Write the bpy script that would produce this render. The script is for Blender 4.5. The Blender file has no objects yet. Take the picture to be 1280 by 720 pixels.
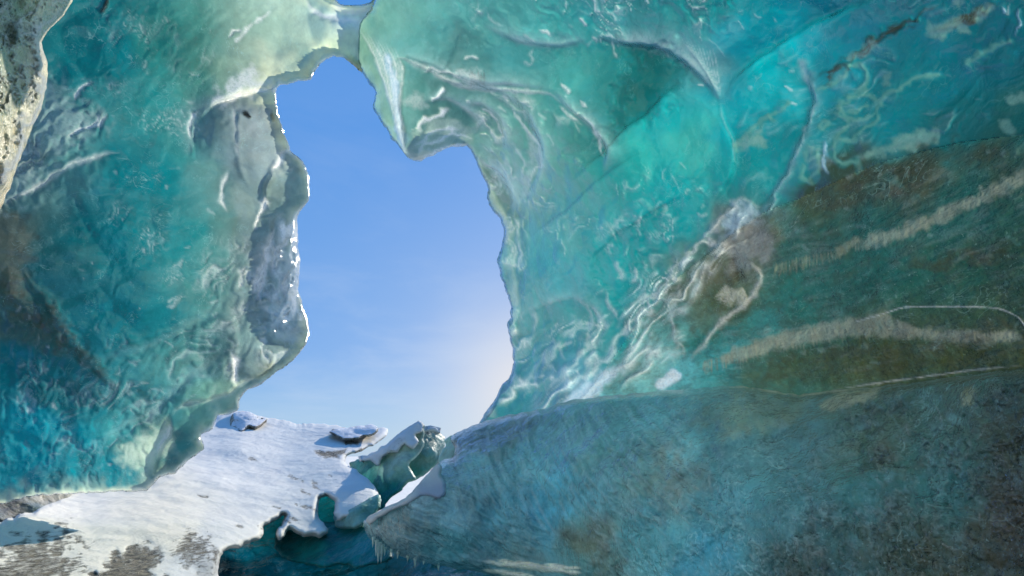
import bpy, math, random
import numpy as np

rng = np.random.default_rng(7)
random.seed(7)
scene = bpy.context.scene
COL = scene.collection

# ------------------------------------------------------------------ camera
W, H, F = 1280.0, 720.0, 576.0
PITCH = math.radians(20.0)
CAMZ = 1.7
cam_d = bpy.data.cameras.new('camera')
cam = bpy.data.objects.new('camera', cam_d)
COL.objects.link(cam)
cam.location = (0, 0, CAMZ)
cam.rotation_euler = (math.radians(90) + PITCH, 0, 0)
cam_d.sensor_width = 36
cam_d.lens = 36 * F / W
cam_d.clip_start = 0.05
cam_d.clip_end = 3000
scene.camera = cam

def survey(px, py, D):
    """world point seen in direction (px,py) of the survey photograph at depth D"""
    px, py, D = np.broadcast_arrays(np.asarray(px, float), np.asarray(py, float), np.asarray(D, float))
    x = (px - 640) / F * D
    u = (360 - py) / F * D
    y = D * math.cos(PITCH) - u * math.sin(PITCH)
    z = D * math.sin(PITCH) + u * math.cos(PITCH) + CAMZ
    return np.stack([x, y, z], -1)

# ------------------------------------------------------------------ noise
def _hash(ix, iy, iz, s):
    h = (ix.astype(np.int64) * 374761393 + iy.astype(np.int64) * 668265263 + iz.astype(np.int64) * 2147483647 + s * 1274126177) & 0xffffffff
    h = ((h ^ (h >> 13)) * 1274126177) & 0xffffffff
    h = ((h ^ (h >> 16)) * 2246822519) & 0xffffffff
    return ((h ^ (h >> 15)) & 0xffff) / 65535.0

def vnoise(P, s=0):
    i = np.floor(P).astype(np.int64); f = P - i
    f = f * f * f * (f * (f * 6 - 15) + 10)
    out = 0
    for dx in (0, 1):
        for dy in (0, 1):
            for dz in (0, 1):
                w = (f[..., 0] if dx else 1 - f[..., 0]) * (f[..., 1] if dy else 1 - f[..., 1]) * (f[..., 2] if dz else 1 - f[..., 2])
                out = out + w * _hash(i[..., 0] + dx, i[..., 1] + dy, i[..., 2] + dz, s)
    return out * 2 - 1

def fbm(P, octv=4, s=0, gain=.5):
    a, o, q = 1.0, 0, P
    for k in range(octv):
        o = o + a * vnoise(q, s + k); a *= gain; q = q * 2.03 + 11.3
    return o

def worley(P, s=0):
    """distance to nearest feature point: dishes with sharp crests"""
    i = np.floor(P).astype(np.int64); best = np.full(P.shape[:-1], 9.0)
    for dx in (-1, 0, 1):
        for dy in (-1, 0, 1):
            for dz in (-1, 0, 1):
                c = i + np.array([dx, dy, dz])
                p = np.stack([c[..., k] + _hash(c[..., 0], c[..., 1], c[..., 2], s + 31 * k) for k in range(3)], -1)
                best = np.minimum(best, ((P - p) ** 2).sum(-1))
    return np.sqrt(best)

# ------------------------------------------------------------------ interpolation
def tps(ctrl, X, Y, sm=0.0):
    c = np.array(ctrl, float); n = len(c)
    sx = 300.0
    A = c[:, :2] / sx
    def ph(r2): return np.where(r2 > 1e-12, r2 * np.log(np.maximum(r2, 1e-12)) * .5, 0)
    r2 = ((A[:, None] - A[None]) ** 2).sum(-1)
    K = np.zeros((n + 3, n + 3)); K[:n, :n] = ph(r2) + sm * np.eye(n)
    K[:n, n] = 1; K[:n, n + 1:] = A; K[n, :n] = 1; K[n + 1:, :n] = A.T
    w = np.linalg.solve(K, np.r_[c[:, 2], 0, 0, 0])
    x, y = X / sx, Y / sx
    o = w[n] + w[n + 1] * x + w[n + 2] * y
    for k in range(n):
        o = o + w[k] * ph((x - A[k, 0]) ** 2 + (y - A[k, 1]) ** 2)
    return o

def lin(c):
    c = np.asarray(c, float) / 255.0
    return np.where(c <= .04045, c / 12.92, ((c + .055) / 1.055) ** 2.4)

def colmap(ctrl, X, Y, p=2.6, warp=0):
    c = np.array(ctrl, float); L = lin(c[:, 2:5])
    num = 0; den = 0
    for k in range(len(c)):
        w = 1.0 / ((X - c[k, 0]) ** 2 + (Y - c[k, 1]) ** 2 + 60.0) ** (p / 2 + .5)
        num = num + w[..., None] * L[k]; den = den + w
    return num / den[..., None]

def seg_dist(X, Y, pts):
    """distance to polyline, parameter 0..1 along it, signed side"""
    pts = np.array(pts, float)
    L = np.r_[0, np.cumsum(np.hypot(*np.diff(pts, axis=0).T))]
    best = np.full(X.shape, 1e9); par = np.zeros(X.shape); side = np.zeros(X.shape)
    for k in range(len(pts) - 1):
        a, b = pts[k], pts[k + 1]; d = b - a; l2 = (d ** 2).sum() + 1e-9
        t = np.clip(((X - a[0]) * d[0] + (Y - a[1]) * d[1]) / l2, 0, 1)
        ex, ey = X - (a[0] + t * d[0]), Y - (a[1] + t * d[1])
        dd = np.hypot(ex, ey); m = dd < best
        best = np.where(m, dd, best)
        par = np.where(m, (L[k] + t * math.sqrt(l2)) / L[-1], par)
        side = np.where(m, np.sign(d[0] * ey - d[1] * ex), side)
    return best, par, side

def inside(X, Y, poly):
    r = np.zeros(X.shape, bool); n = len(poly)
    for k in range(n):
        x1, y1 = poly[k]; x2, y2 = poly[(k + 1) % n]
        if y1 == y2: continue
        c = ((y1 > Y) != (y2 > Y)) & (X < (x2 - x1) * (Y - y1) / (y2 - y1) + x1)
        r ^= c
    return r

def smooth_poly(pts, rough=1.0, seed=1, step=3.0, close=True):
    """Catmull-Rom through the points, then small natural jitter"""
    p = np.array(pts, float); n = len(p); out = []
    rg = np.random.default_rng(seed)
    last = n if close else n - 1
    for k in range(last):
        if close: a, b, c, d = p[(k - 1) % n], p[k], p[(k + 1) % n], p[(k + 2) % n]
        else: a, b, c, d = p[max(k - 1, 0)], p[k], p[k + 1], p[min(k + 2, n - 1)]
        m = max(1, int(np.hypot(*(c - b)) / step))
        if np.hypot(*(c - b)) > 250: 
            out += [b + (c - b) * t for t in np.linspace(0, 1, 8, endpoint=False)]; continue
        for t in np.linspace(0, 1, m, endpoint=False):
            q = .5 * ((2 * b) + (-a + c) * t + (2 * a - 5 * b + 4 * c - d) * t * t + (-a + 3 * b - 3 * c + d) * t ** 3)
            lq = b + (c - b) * t
            out.append(q * .6 + lq * .4)
    out = np.array(out); P = np.stack([out[:, 0] * .11, out[:, 1] * .11, np.full(len(out), seed * 3.7)], -1)
    out[:, 0] += rough * fbm(P, 3, 5); out[:, 1] += rough * fbm(P + 50, 3, 6)
    return out

# ------------------------------------------------------------------ object helpers
def tag(o, label=None, cat=None, group=None, kind=None):
    if label: o['label'] = label
    if cat: o['category'] = cat
    if group: o['group'] = group
    if kind: o['kind'] = kind
    return o

def thing(name, loc, label, cat, group=None):
    o = bpy.data.objects.new(name, None); COL.objects.link(o)
    o.location = loc; o.empty_display_size = .2
    return tag(o, label, cat, group)

def mesh_obj(name, V, faces, mat, parent=None, attrs=None, smooth=True):
    me = bpy.data.meshes.new(name)
    V = np.asarray(V, float)
    off = np.array(parent.location) if parent is not None else np.zeros(3)
    q = np.asarray([f for f in faces], dtype=object) if not isinstance(faces, np.ndarray) else faces
    me.vertices.add(len(V)); me.vertices.foreach_set('co', (V - off).astype(np.float32).ravel())
    if isinstance(faces, np.ndarray):
        nl = faces.shape[1]
        me.loops.add(faces.size); me.loops.foreach_set('vertex_index', faces.astype(np.int32).ravel())
        me.polygons.add(len(faces)); me.polygons.foreach_set('loop_start', np.arange(0, faces.size, nl, dtype=np.int32))
    else:
        fl = [i for f in faces for i in f]; st = np.r_[0, np.cumsum([len(f) for f in faces])[:-1]]
        me.loops.add(len(fl)); me.loops.foreach_set('vertex_index', np.array(fl, np.int32))
        me.polygons.add(len(faces)); me.polygons.foreach_set('loop_start', st.astype(np.int32))
    me.update(calc_edges=True); me.validate()
    me.polygons.foreach_set('use_smooth', [smooth] * len(me.polygons))
    for an, av in (attrs or {}).items():
        at = me.attributes.new(an, 'FLOAT_COLOR', 'POINT')
        if av.shape[1] == 3: av = np.c_[av, np.ones(len(av))]
        at.data.foreach_set('color', av.astype(np.float32).ravel())
    me.materials.append(mat)
    o = bpy.data.objects.new(name, me); COL.objects.link(o)
    if parent is not None: o.parent = parent
    return o

class Sheet:
    """A natural ice or snow surface surveyed from the photograph: outline, depth, colour."""
    def __init__(s, poly, depth, colors, step=2.0, curl=14, curl_d=.5, back=1.2, rough=1.0, seed=1, smooth=True):
        s.poly = smooth_poly(poly, rough, seed) if smooth else np.array(poly, float)
        x0, y0 = s.poly.min(0) - step; x1, y1 = s.poly.max(0) + step
        s.step = step
        s.gx, s.gy = np.meshgrid(np.arange(x0, x1 + step, step), np.arange(y0, y1 + step, step))
        s.D = tps(depth, s.gx, s.gy)
        s.curl, s.curl_d, s.back = curl, curl_d, back
        g = s.gx
        s.edge = seg_dist(s.gx, s.gy, np.vstack([s.poly, s.poly[:1]]))[0]
        s.P0 = survey(s.gx, s.gy, s.D)
        nz = np.stack([s.gx / 45, s.gy / 45, np.full(g.shape, seed * 7.7)], -1)
        wx, wy = fbm(nz, 3, 3) * 16, fbm(nz + 40, 3, 4) * 16
        s.tint = colmap(colors, s.gx + wx, s.gy + wy)
        s.frost = np.zeros(g.shape); s.dirt = np.zeros(g.shape); s.wisp = np.ones(g.shape) * .5; s.trans = np.ones(g.shape) * .65
        s.dz = np.zeros(g.shape)
    def box(s, pts, r):
        p = np.array(pts, float); x0, y0 = p.min(0) - r; x1, y1 = p.max(0) + r
        i0 = max(0, int((x0 - s.gx[0, 0]) / s.step)); i1 = min(s.gx.shape[1], int((x1 - s.gx[0, 0]) / s.step) + 2)
        j0 = max(0, int((y0 - s.gy[0, 0]) / s.step)); j1 = min(s.gx.shape[0], int((y1 - s.gy[0, 0]) / s.step) + 2)
        return (slice(j0, j1), slice(i0, i1))
    def ridge(s, pts, w, h, frost=0, side=0, col=None, a=1, taper=True, rag=.3, dirt=0, fsmooth=False):
        """raised crest (h>0 towards the viewer). side=+-1: sharp on one side, long slope on the other"""
        r = w * 6; h = h * .5
        B = s.box(pts, r)
        X, Y = s.gx[B], s.gy[B]
        if X.size == 0: return
        pts2 = smooth_poly(pts, 0, 1, 8, close=False) if len(pts) > 2 else np.array(pts, float)
        pts2 = np.vstack([pts2, np.array(pts[-1], float)])
        nn = np.stack([X / (w * 2 + 5), Y / (w * 2 + 5), np.zeros(X.shape) + pts[0][0]], -1)
        wob = fbm(nn, 2, 9) * w * rag
        d, t, sg = seg_dist(X + wob, Y + wob * .7, pts2)
        tp = np.clip(np.minimum(t, 1 - t) * 5, 0, 1) if taper else 1.0
        wl = w * (.35 + .65 * tp) * np.clip(1 + .45 * vnoise(np.stack([X / 7, Y / 7, X * 0 + pts[0][1]], -1), 4), .4, 1.6)
        if side:
            near = (sg * side) > 0
            prof = np.where(near, np.exp(-(d / (wl * .35)) ** 2), np.exp(-(d / (wl * 2.2))))
        else:
            prof = np.exp(-(d / wl) ** 2)
        prof = prof * tp
        s.dz[B] += -h * prof
        if frost: s.frost[B] = np.maximum(s.frost[B], frost * np.exp(-(d / (wl * .7)) ** 2) * tp)
        if dirt: s.dirt[B] = np.maximum(s.dirt[B], dirt * np.exp(-(d / wl) ** 2) * tp)
        if col is not None:
            m = (a * np.exp(-(d / wl) ** 4) * tp)[..., None]
            s.tint[B] = s.tint[B] * (1 - m) + lin(col) * m
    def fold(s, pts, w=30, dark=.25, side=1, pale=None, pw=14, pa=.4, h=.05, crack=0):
        """a fold line: one side dips away with shade painted into its tint, the lip is painted pale as if lit"""
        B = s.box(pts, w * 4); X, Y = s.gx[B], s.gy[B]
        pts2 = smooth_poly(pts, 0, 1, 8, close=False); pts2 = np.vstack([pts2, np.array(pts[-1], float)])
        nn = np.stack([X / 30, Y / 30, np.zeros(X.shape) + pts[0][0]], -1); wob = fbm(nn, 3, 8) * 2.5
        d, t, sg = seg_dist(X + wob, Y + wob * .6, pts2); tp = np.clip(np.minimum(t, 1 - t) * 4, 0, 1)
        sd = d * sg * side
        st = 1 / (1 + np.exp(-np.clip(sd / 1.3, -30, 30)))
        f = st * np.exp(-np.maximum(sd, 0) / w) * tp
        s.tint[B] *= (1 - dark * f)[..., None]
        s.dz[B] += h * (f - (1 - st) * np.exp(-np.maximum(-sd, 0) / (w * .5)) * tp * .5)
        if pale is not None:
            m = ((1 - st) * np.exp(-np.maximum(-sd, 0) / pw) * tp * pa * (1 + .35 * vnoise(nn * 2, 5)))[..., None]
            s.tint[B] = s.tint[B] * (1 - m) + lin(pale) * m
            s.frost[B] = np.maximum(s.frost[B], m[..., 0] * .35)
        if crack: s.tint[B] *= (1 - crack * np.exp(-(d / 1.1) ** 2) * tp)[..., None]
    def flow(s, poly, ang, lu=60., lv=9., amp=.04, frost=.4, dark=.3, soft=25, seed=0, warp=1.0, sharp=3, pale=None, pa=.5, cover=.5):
        """melt folds running along a direction: cusped crests with painted highlights, hollows with shade painted into the tint"""
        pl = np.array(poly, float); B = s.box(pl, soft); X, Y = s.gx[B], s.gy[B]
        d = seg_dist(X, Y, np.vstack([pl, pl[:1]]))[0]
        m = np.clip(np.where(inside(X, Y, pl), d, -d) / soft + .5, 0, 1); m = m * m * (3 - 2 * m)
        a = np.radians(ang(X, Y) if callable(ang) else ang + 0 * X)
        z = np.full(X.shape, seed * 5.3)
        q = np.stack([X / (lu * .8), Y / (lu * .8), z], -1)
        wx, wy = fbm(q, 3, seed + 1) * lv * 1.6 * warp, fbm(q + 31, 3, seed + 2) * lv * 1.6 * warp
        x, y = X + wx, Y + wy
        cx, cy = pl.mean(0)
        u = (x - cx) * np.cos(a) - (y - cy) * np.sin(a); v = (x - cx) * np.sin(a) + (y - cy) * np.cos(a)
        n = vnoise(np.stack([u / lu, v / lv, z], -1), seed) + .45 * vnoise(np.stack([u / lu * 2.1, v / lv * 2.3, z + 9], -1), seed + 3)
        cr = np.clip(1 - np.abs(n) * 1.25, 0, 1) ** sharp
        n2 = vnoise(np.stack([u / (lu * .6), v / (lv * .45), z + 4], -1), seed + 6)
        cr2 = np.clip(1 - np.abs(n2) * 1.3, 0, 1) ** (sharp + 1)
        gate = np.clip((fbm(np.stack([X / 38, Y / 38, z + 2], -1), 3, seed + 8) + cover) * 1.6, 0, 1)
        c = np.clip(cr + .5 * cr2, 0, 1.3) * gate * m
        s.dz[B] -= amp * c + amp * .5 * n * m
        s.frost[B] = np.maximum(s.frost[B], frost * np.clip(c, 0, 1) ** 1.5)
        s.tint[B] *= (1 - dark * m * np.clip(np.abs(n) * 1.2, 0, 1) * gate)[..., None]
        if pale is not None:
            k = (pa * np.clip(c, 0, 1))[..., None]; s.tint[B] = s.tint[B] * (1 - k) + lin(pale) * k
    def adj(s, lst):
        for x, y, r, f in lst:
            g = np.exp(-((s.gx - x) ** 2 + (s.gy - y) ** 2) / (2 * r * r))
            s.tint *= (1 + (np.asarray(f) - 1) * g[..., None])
    def rim(s, col, w, a, mask=1.0):  # pale tint painted along the outline as backlit glow
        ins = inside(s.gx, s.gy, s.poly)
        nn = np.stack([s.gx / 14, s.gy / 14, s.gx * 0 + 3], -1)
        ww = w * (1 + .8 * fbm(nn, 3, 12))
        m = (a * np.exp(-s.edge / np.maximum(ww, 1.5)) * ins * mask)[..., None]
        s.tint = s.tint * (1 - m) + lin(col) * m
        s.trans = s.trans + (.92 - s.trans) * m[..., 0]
    def blob(s, poly, col=None, a=1, soft=4, frost=None, dirt=None, h=0, wisp=None, trans=None, rough=2):
        pl = smooth_poly(poly, rough, 3)
        B = s.box(pl, soft * 3)
        X, Y = s.gx[B], s.gy[B]
        if X.size == 0: return
        nn = np.stack([X / 9, Y / 9, np.zeros(X.shape) + poly[0][0]], -1)
        wob = fbm(nn, 3, 2) * soft * .8
        d = seg_dist(X, Y, np.vstack([pl, pl[:1]]))[0]
        sd = np.where(inside(X, Y, pl), d, -d) + wob
        m = np.clip(sd / soft * .5 + .5, 0, 1); m = m * m * (3 - 2 * m)
        if col is not None: s.tint[B] = s.tint[B] * (1 - (m * a)[..., None]) + lin(col) * (m * a)[..., None]
        if frost is not None: s.frost[B] = s.frost[B] * (1 - m * a) + frost * m * a
        if dirt is not None: s.dirt[B] = s.dirt[B] * (1 - m * a) + dirt * m * a
        if wisp is not None: s.wisp[B] = s.wisp[B] * (1 - m) + wisp * m
        if trans is not None: s.trans[B] = s.trans[B] * (1 - m) + trans * m
        s.dz[B] += -h * m
    def flecks(s, poly, n, length=(6, 22), w=(1.2, 2.6), frost=(.25, .6), ang=None, h=.01, seed=0, col=None):
        rg = np.random.default_rng(seed + 100); p = np.array(poly, float)
        x0, y0 = p.min(0); x1, y1 = p.max(0); k = 0; tries = 0; n = int(n * .4); frost = (frost[0] * .5, frost[1] * .7)
        while k < n and tries < n * 20:
            tries += 1
            x, y = rg.uniform(x0, x1), rg.uniform(y0, y1)
            if not inside(np.array([x]), np.array([y]), p)[0]: continue
            k += 1
            L = rg.uniform(*length) * rg.uniform(.5, 1)
            th = rg.uniform(0, math.pi) if ang is None else math.radians(-rg.normal(*ang))
            cur = rg.normal(0, .9) / 3
            pts = [(x, y)]
            for q in range(3):
                x += math.cos(th) * L / 3; y += math.sin(th) * L / 3; th += cur; pts.append((x, y))
            s.ridge(pts, rg.uniform(*w), rg.uniform(.3, 1) * h, frost=rg.uniform(*frost), rag=1.3, col=col, a=rg.uniform(.1, .35))
    def relief(s, amp, freq, s_worley=0, wfreq=1.5, aniso=(1, 1, 1), seed=0, octv=4, mask=1.0):
        Q = s.P0 * np.array(aniso)
        d = amp * fbm(Q * freq, octv, seed)
        if s_worley:
            Qw = Q * wfreq + .35 * np.stack([vnoise(Q * 1.3, 21), vnoise(Q * 1.3, 22), vnoise(Q * 1.3, 23)], -1)
            d = d + s_worley * (worley(Qw, seed) ** 2 * -1 + .4)
        s.dz += d * mask
    def build(s, parts, parent=None):
        """parts: list of (name, material, face-test polygon or None, label or None); first match wins"""
        e = np.clip(s.edge / s.curl, 0, 1)
        cd = s.curl_d * (1 - np.sqrt(np.maximum(0, 1 - (1 - e) ** 2)))
        D = s.D + s.dz * np.clip(.25 + e, 0, 1) + cd
        X, Y = s.gx.copy(), s.gy.copy()
        ny, nx = X.shape
        cx = (X[:-1, :-1] + X[1:, 1:]) / 2; cy = (Y[:-1, :-1] + Y[1:, 1:]) / 2
        keep = inside(cx, cy, s.poly)
        cnt = np.zeros((ny, nx), int)
        for a in (0, 1):
            for b in (0, 1):
                cnt[a:ny - 1 + a, b:nx - 1 + b] += keep
        bnd = (cnt > 0) & (cnt < 4)
        bx, by = X[bnd], Y[bnd]
        if len(bx):
            pc = np.vstack([s.poly, s.poly[:1]]); best = np.full(bx.shape, 1e9); qx, qy = bx.copy(), by.copy()
            for k in range(len(pc) - 1):
                a, b = pc[k], pc[k + 1]; dd = b - a; l2 = (dd ** 2).sum() + 1e-9
                t = np.clip(((bx - a[0]) * dd[0] + (by - a[1]) * dd[1]) / l2, 0, 1)
                ex, ey = a[0] + t * dd[0], a[1] + t * dd[1]
                r = np.hypot(bx - ex, by - ey); m = r < best
                best = np.where(m, r, best); qx = np.where(m, ex, qx); qy = np.where(m, ey, qy)
            ok = best < s.step * 1.5
            X[bnd] = np.where(ok, qx, bx); Y[bnd] = np.where(ok, qy, by)
        V = survey(X, Y, D).reshape(-1, 3)
        s.V = V
        tint = s.tint.reshape(-1, 3)
        aux = np.stack([s.frost, s.dirt, s.wisp, s.trans], -1).reshape(-1, 4)
        jj, ii = np.nonzero(keep)
        idx = lambda j, i: j * nx + i
        fc = np.stack([idx(jj, ii), idx(jj + 1, ii), idx(jj + 1, ii + 1), idx(jj, ii + 1)], -1)
        # skirt: the rim turns away from the viewer and runs back into the ice mass
        K = {}
        sk_f = []; sk_v = []; base = len(V)
        kk = np.zeros((ny + 1, nx + 1), bool); kk[1:ny, 1:nx] = keep
        cxm, cym = s.poly.mean(0)
        extra_t, extra_a = [], []
        gxn, gyn = np.gradient(s.edge * np.where(inside(s.gx, s.gy, s.poly), 1, -1))[::-1]
        def bv(v, lev):
            if (v, lev) in K: return K[(v, lev)]
            j, i = divmod(v, nx)
            dx, dy = gxn[j, i], gyn[j, i]; n_ = math.hypot(dx, dy) + 1e-6
            k = (0, 2.5, 7.0)[lev]
            p = survey(X[j, i] + dx / n_ * k, Y[j, i] + dy / n_ * k, D[j, i] + s.back * (0, .35, 1.0)[lev])
            K[(v, lev)] = base + len(sk_v); sk_v.append(p); extra_t.append(tint[v]); extra_a.append(aux[v])
            return K[(v, lev)]
        part_of = np.full(len(fc), len(parts) - 1)
        fx, fy = cx[jj, ii], cy[jj, ii]
        for n_, pr in reversed(list(enumerate(parts))):
            if pr[2] is not None: part_of[inside(fx, fy, np.array(pr[2], float))] = n_
        fpart = np.full((ny + 1, nx + 1), -1); fpart[jj + 1, ii + 1] = part_of
        sk_p = []
        if s.back > 0:
            for j, i in zip(jj, ii):
                for (dj, di, a, b) in ((-1, 0, (j, i + 1), (j, i)), (1, 0, (j + 1, i), (j + 1, i + 1)), (0, -1, (j, i), (j + 1, i)), (0, 1, (j + 1, i + 1), (j, i + 1))):
                    if not kk[j + 1 + dj, i + 1 + di]:
                        va, vb = idx(*a), idx(*b); pq = fpart[j + 1, i + 1]
                        sk_f.append((vb, va, bv(va, 1), bv(vb, 1))); sk_p.append(pq)
                        sk_f.append((bv(vb, 1), bv(va, 1), bv(va, 2), bv(vb, 2))); sk_p.append(pq)
        if sk_v:
            V = np.vstack([V, np.array(sk_v)]); tint = np.vstack([tint, extra_t]); aux = np.vstack([aux, extra_a])
            fc = np.vstack([fc, np.array(sk_f)]); part_of = np.r_[part_of, sk_p]
        objs = []
        for n_, (nm, mat, pl, lab) in enumerate(parts):
            f = fc[part_of == n_]
            if not len(f): continue
            u, inv = np.unique(f, return_inverse=True)
            o = mesh_obj(nm, V[u], inv.reshape(-1, 4), mat, parent, {'tint': tint[u], 'aux': aux[u]})
            if lab: o['label'] = lab
            objs.append(o)
        return objs

# ------------------------------------------------------------------ materials
def newmat(name):
    m = bpy.data.materials.new(name); m.use_nodes = True
    nt = m.node_tree; nt.nodes.clear()
    return m, nt
class NT:
    def __init__(s, nt): s.nt = nt
    def n(s, t, **k):
        nd = s.nt.nodes.new(t)
        for a, b in k.items():
            if a == 'inp':
                for i, v in b.items():
                    if hasattr(v, 'is_linked') or isinstance(v, bpy.types.NodeSocket): s.nt.links.new(v, nd.inputs[i])
                    else: nd.inputs[i].default_value = v
            else: setattr(nd, a, b)
        return nd
    def math(s, op, a, b=0.0, c=0.0, clamp=False):
        nd = s.n('ShaderNodeMath', operation=op, use_clamp=clamp, inp={0: a, 1: b, 2: c}); return nd.outputs[0]
    def mix(s, f, a, b, mode='MIX'):
        nd = s.n('ShaderNodeMix', data_type='RGBA', blend_type=mode)
        for i, v in ((0, f), (6, a), (7, b)):
            if isinstance(v, bpy.types.NodeSocket): s.nt.links.new(v, nd.inputs[i])
            else: nd.inputs[i].default_value = v if i == 0 else (*v, 1.0)[:4]
        return nd.outputs[2]
    def ramp(s, v, lo, hi, a=0.0, b=1.0):
        nd = s.n('ShaderNodeMapRange', interpolation_type='SMOOTHSTEP', inp={0: v, 1: lo, 2: hi, 3: a, 4: b}); return nd.outputs[0]
    def noise(s, vec, scale, detail=4, rough=.55, dist=0.0, color=False):
        nd = s.n('ShaderNodeTexNoise', inp={'Vector': vec, 'Scale': scale, 'Detail': detail, 'Roughness': rough, 'Distortion': dist})
        return nd.outputs[1 if color else 0]
    def scale(s, vec, sc):
        nd = s.n('ShaderNodeMapping', inp={'Vector': vec, 'Scale': sc}); return nd.outputs[0]

def ice_material(name, gain=1.0, gloss=1.0, rough=.18, bump=1.0, scallop=1.0, wisp_col=(.50, .62, .60), strata=(1, 1, 1), dirt_col=(.050, .040, .022), speck=1.0, tgain=1.0, mott=1.0, cloud=0.0, cloud_col=(.20, .33, .35)):
    m, nt = newmat(name); N = NT(nt)
    tc = N.n('ShaderNodeTexCoord').outputs['Object']
    tint = N.n('ShaderNodeAttribute', attribute_name='tint').outputs['Color']
    aux = N.n('ShaderNodeAttribute', attribute_name='aux')
    sep = N.n('ShaderNodeSeparateColor', inp={0: aux.outputs['Color']})
    frost, dirt, wisp = sep.outputs[0], sep.outputs[1], sep.outputs[2]
    trans = aux.outputs['Alpha']
    st = N.scale(tc, strata)
    # cloudy variation of the ice colour
    n1 = N.noise(st, 1.6, 4, .6, .4)
    n2 = N.noise(st, 7.0, 4, .65)
    v = N.math('ADD', N.ramp(n1, .3, .7, 1 - .2 * mott, 1 + .17 * mott), N.ramp(n2, .3, .7, -.13 * mott, .13 * mott))
    base = N.mix(1.0, tint, N.n('ShaderNodeCombineColor', inp={0: v, 1: v, 2: v}).outputs[0], 'MULTIPLY')
    if cloud:
        c1 = N.ramp(N.noise(tc, 5.0, 7, .75), .47, .68)
        c2 = N.ramp(N.noise(N.scale(tc, (1, 1, .55)), 17.0, 5, .8), .5, .72)
        cm = N.math('MULTIPLY', N.math('ADD', N.math('MULTIPLY', c1, .6), N.math('MULTIPLY', c2, .6)), cloud, clamp=True)
        base = N.mix(cm, base, cloud_col)
        dk = N.ramp(N.noise(tc, 8.0, 6, .75), .32, .5, .5, 1.0)
        base = N.mix(cloud, base, N.mix(1.0, base, N.n('ShaderNodeCombineColor', inp={0: dk, 1: dk, 2: dk}).outputs[0], 'MULTIPLY'))
    # dirt frozen in
    dn = N.noise(st, 5.0, 6, .7)
    dm = N.math('MULTIPLY', dirt, N.ramp(dn, .42, .62), clamp=True)
    base = N.mix(dm, base, dirt_col)
    # wispy pale filaments (trapped air, old cracks)
    w1 = N.noise(st, 2.6, 3, .55, 1.6)
    wl = N.ramp(N.math('ABSOLUTE', N.math('SUBTRACT', w1, .5)), .0, .012, 1, 0)
    w2 = N.noise(st, 9.0, 2, .6, 1.4)
    wl2 = N.ramp(N.math('ABSOLUTE', N.math('SUBTRACT', w2, .5)), .0, .03, 1, 0)
    wm = N.ramp(N.noise(tc, 1.9, 3, .5), .47, .68)
    wm2 = N.ramp(N.noise(tc, 4.5, 3, .5), .52, .68)
    sp = N.ramp(N.noise(tc, 55.0, 2, .5), .66, .76)
    spm = N.math('MULTIPLY', sp, .4 * speck)
    cl = N.math('MULTIPLY', N.ramp(N.noise(tc, 12.0, 5, .75), .52, .75), N.math('MULTIPLY', wm, .55))
    wi = N.math('ADD', N.math('ADD', N.math('MULTIPLY', wl, wm), N.math('MULTIPLY', wl2, N.math('MULTIPLY', wm2, .7))), N.math('ADD', spm, cl))
    wi = N.math('MULTIPLY', wi, wisp, clamp=True)
    fr_n = N.math('MULTIPLY', frost, N.ramp(N.noise(tc, 30, 5, .7), .25, .6, .45, 1.1), clamp=True)
    base = N.mix(N.math('MULTIPLY', wi, .55), base, wisp_col)
    gain = gain if isinstance(gain, tuple) else (gain,) * 3
    g = N.n('ShaderNodeCombineColor', inp={k: gain[k] for k in range(3)}).outputs[0]
    gt = N.n('ShaderNodeCombineColor', inp={k: gain[k] * tgain for k in range(3)}).outputs[0]
    cd = N.mix(1.0, base, g, 'MULTIPLY'); ct = N.mix(1.0, base, gt, 'MULTIPLY')
    # bump
    b1 = N.noise(st, 3.0, 5, .58)
    vor = N.n('ShaderNodeTexVoronoi', feature='SMOOTH_F1', inp={'Vector': N.n('ShaderNodeVectorMath', operation='ADD', inp={0: N.scale(tc, (1, 1, .8)), 1: N.n('ShaderNodeVectorMath', operation='SCALE', inp={0: N.noise(tc, 2.0, 3, .5, 0, True), 'Scale': .5}).outputs[0]}).outputs[0], 'Scale': 3.2, 'Smoothness': .35}).outputs[0]
    b3 = N.noise(tc, 26, 3, .65)
    hgt = N.math('ADD', N.math('MULTIPLY', b1, .11), N.math('ADD', N.math('MULTIPLY', N.math('MULTIPLY', vor, vor), -.13 * scallop), N.math('MULTIPLY', b3, .02)))
    hgt = N.math('ADD', hgt, N.math('MULTIPLY', N.math('MULTIPLY', frost, N.noise(tc, 45, 4, .7)), .03))
    bp = N.n('ShaderNodeBump', inp={'Strength': .75 * bump, 'Distance': 1.0, 'Height': hgt}).outputs[0]
    bpt = bp
    dif = N.n('ShaderNodeBsdfDiffuse', inp={'Color': cd, 'Normal': bp}).outputs[0]
    trn = N.n('ShaderNodeBsdfTranslucent', inp={'Color': ct, 'Normal': bpt}).outputs[0]
    body = N.n('ShaderNodeMixShader', inp={0: trans, 1: dif, 2: trn}).outputs[0]
    fz = N.n('ShaderNodeBsdfDiffuse', inp={'Color': (.80, .82, .80, 1), 'Normal': bp}).outputs[0]
    fzt = N.n('ShaderNodeBsdfTranslucent', inp={'Color': (.97, .96, .90, 1), 'Normal': bpt}).outputs[0]
    fz = N.n('ShaderNodeMixShader', inp={0: .62, 1: fz, 2: fzt}).outputs[0]
    body = N.n('ShaderNodeMixShader', inp={0: fr_n, 1: body, 2: fz}).outputs[0]
    gl = N.n('ShaderNodeBsdfGlossy', inp={'Color': (1, 1, 1, 1), 'Roughness': rough, 'Normal': bp}).outputs[0]
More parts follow.
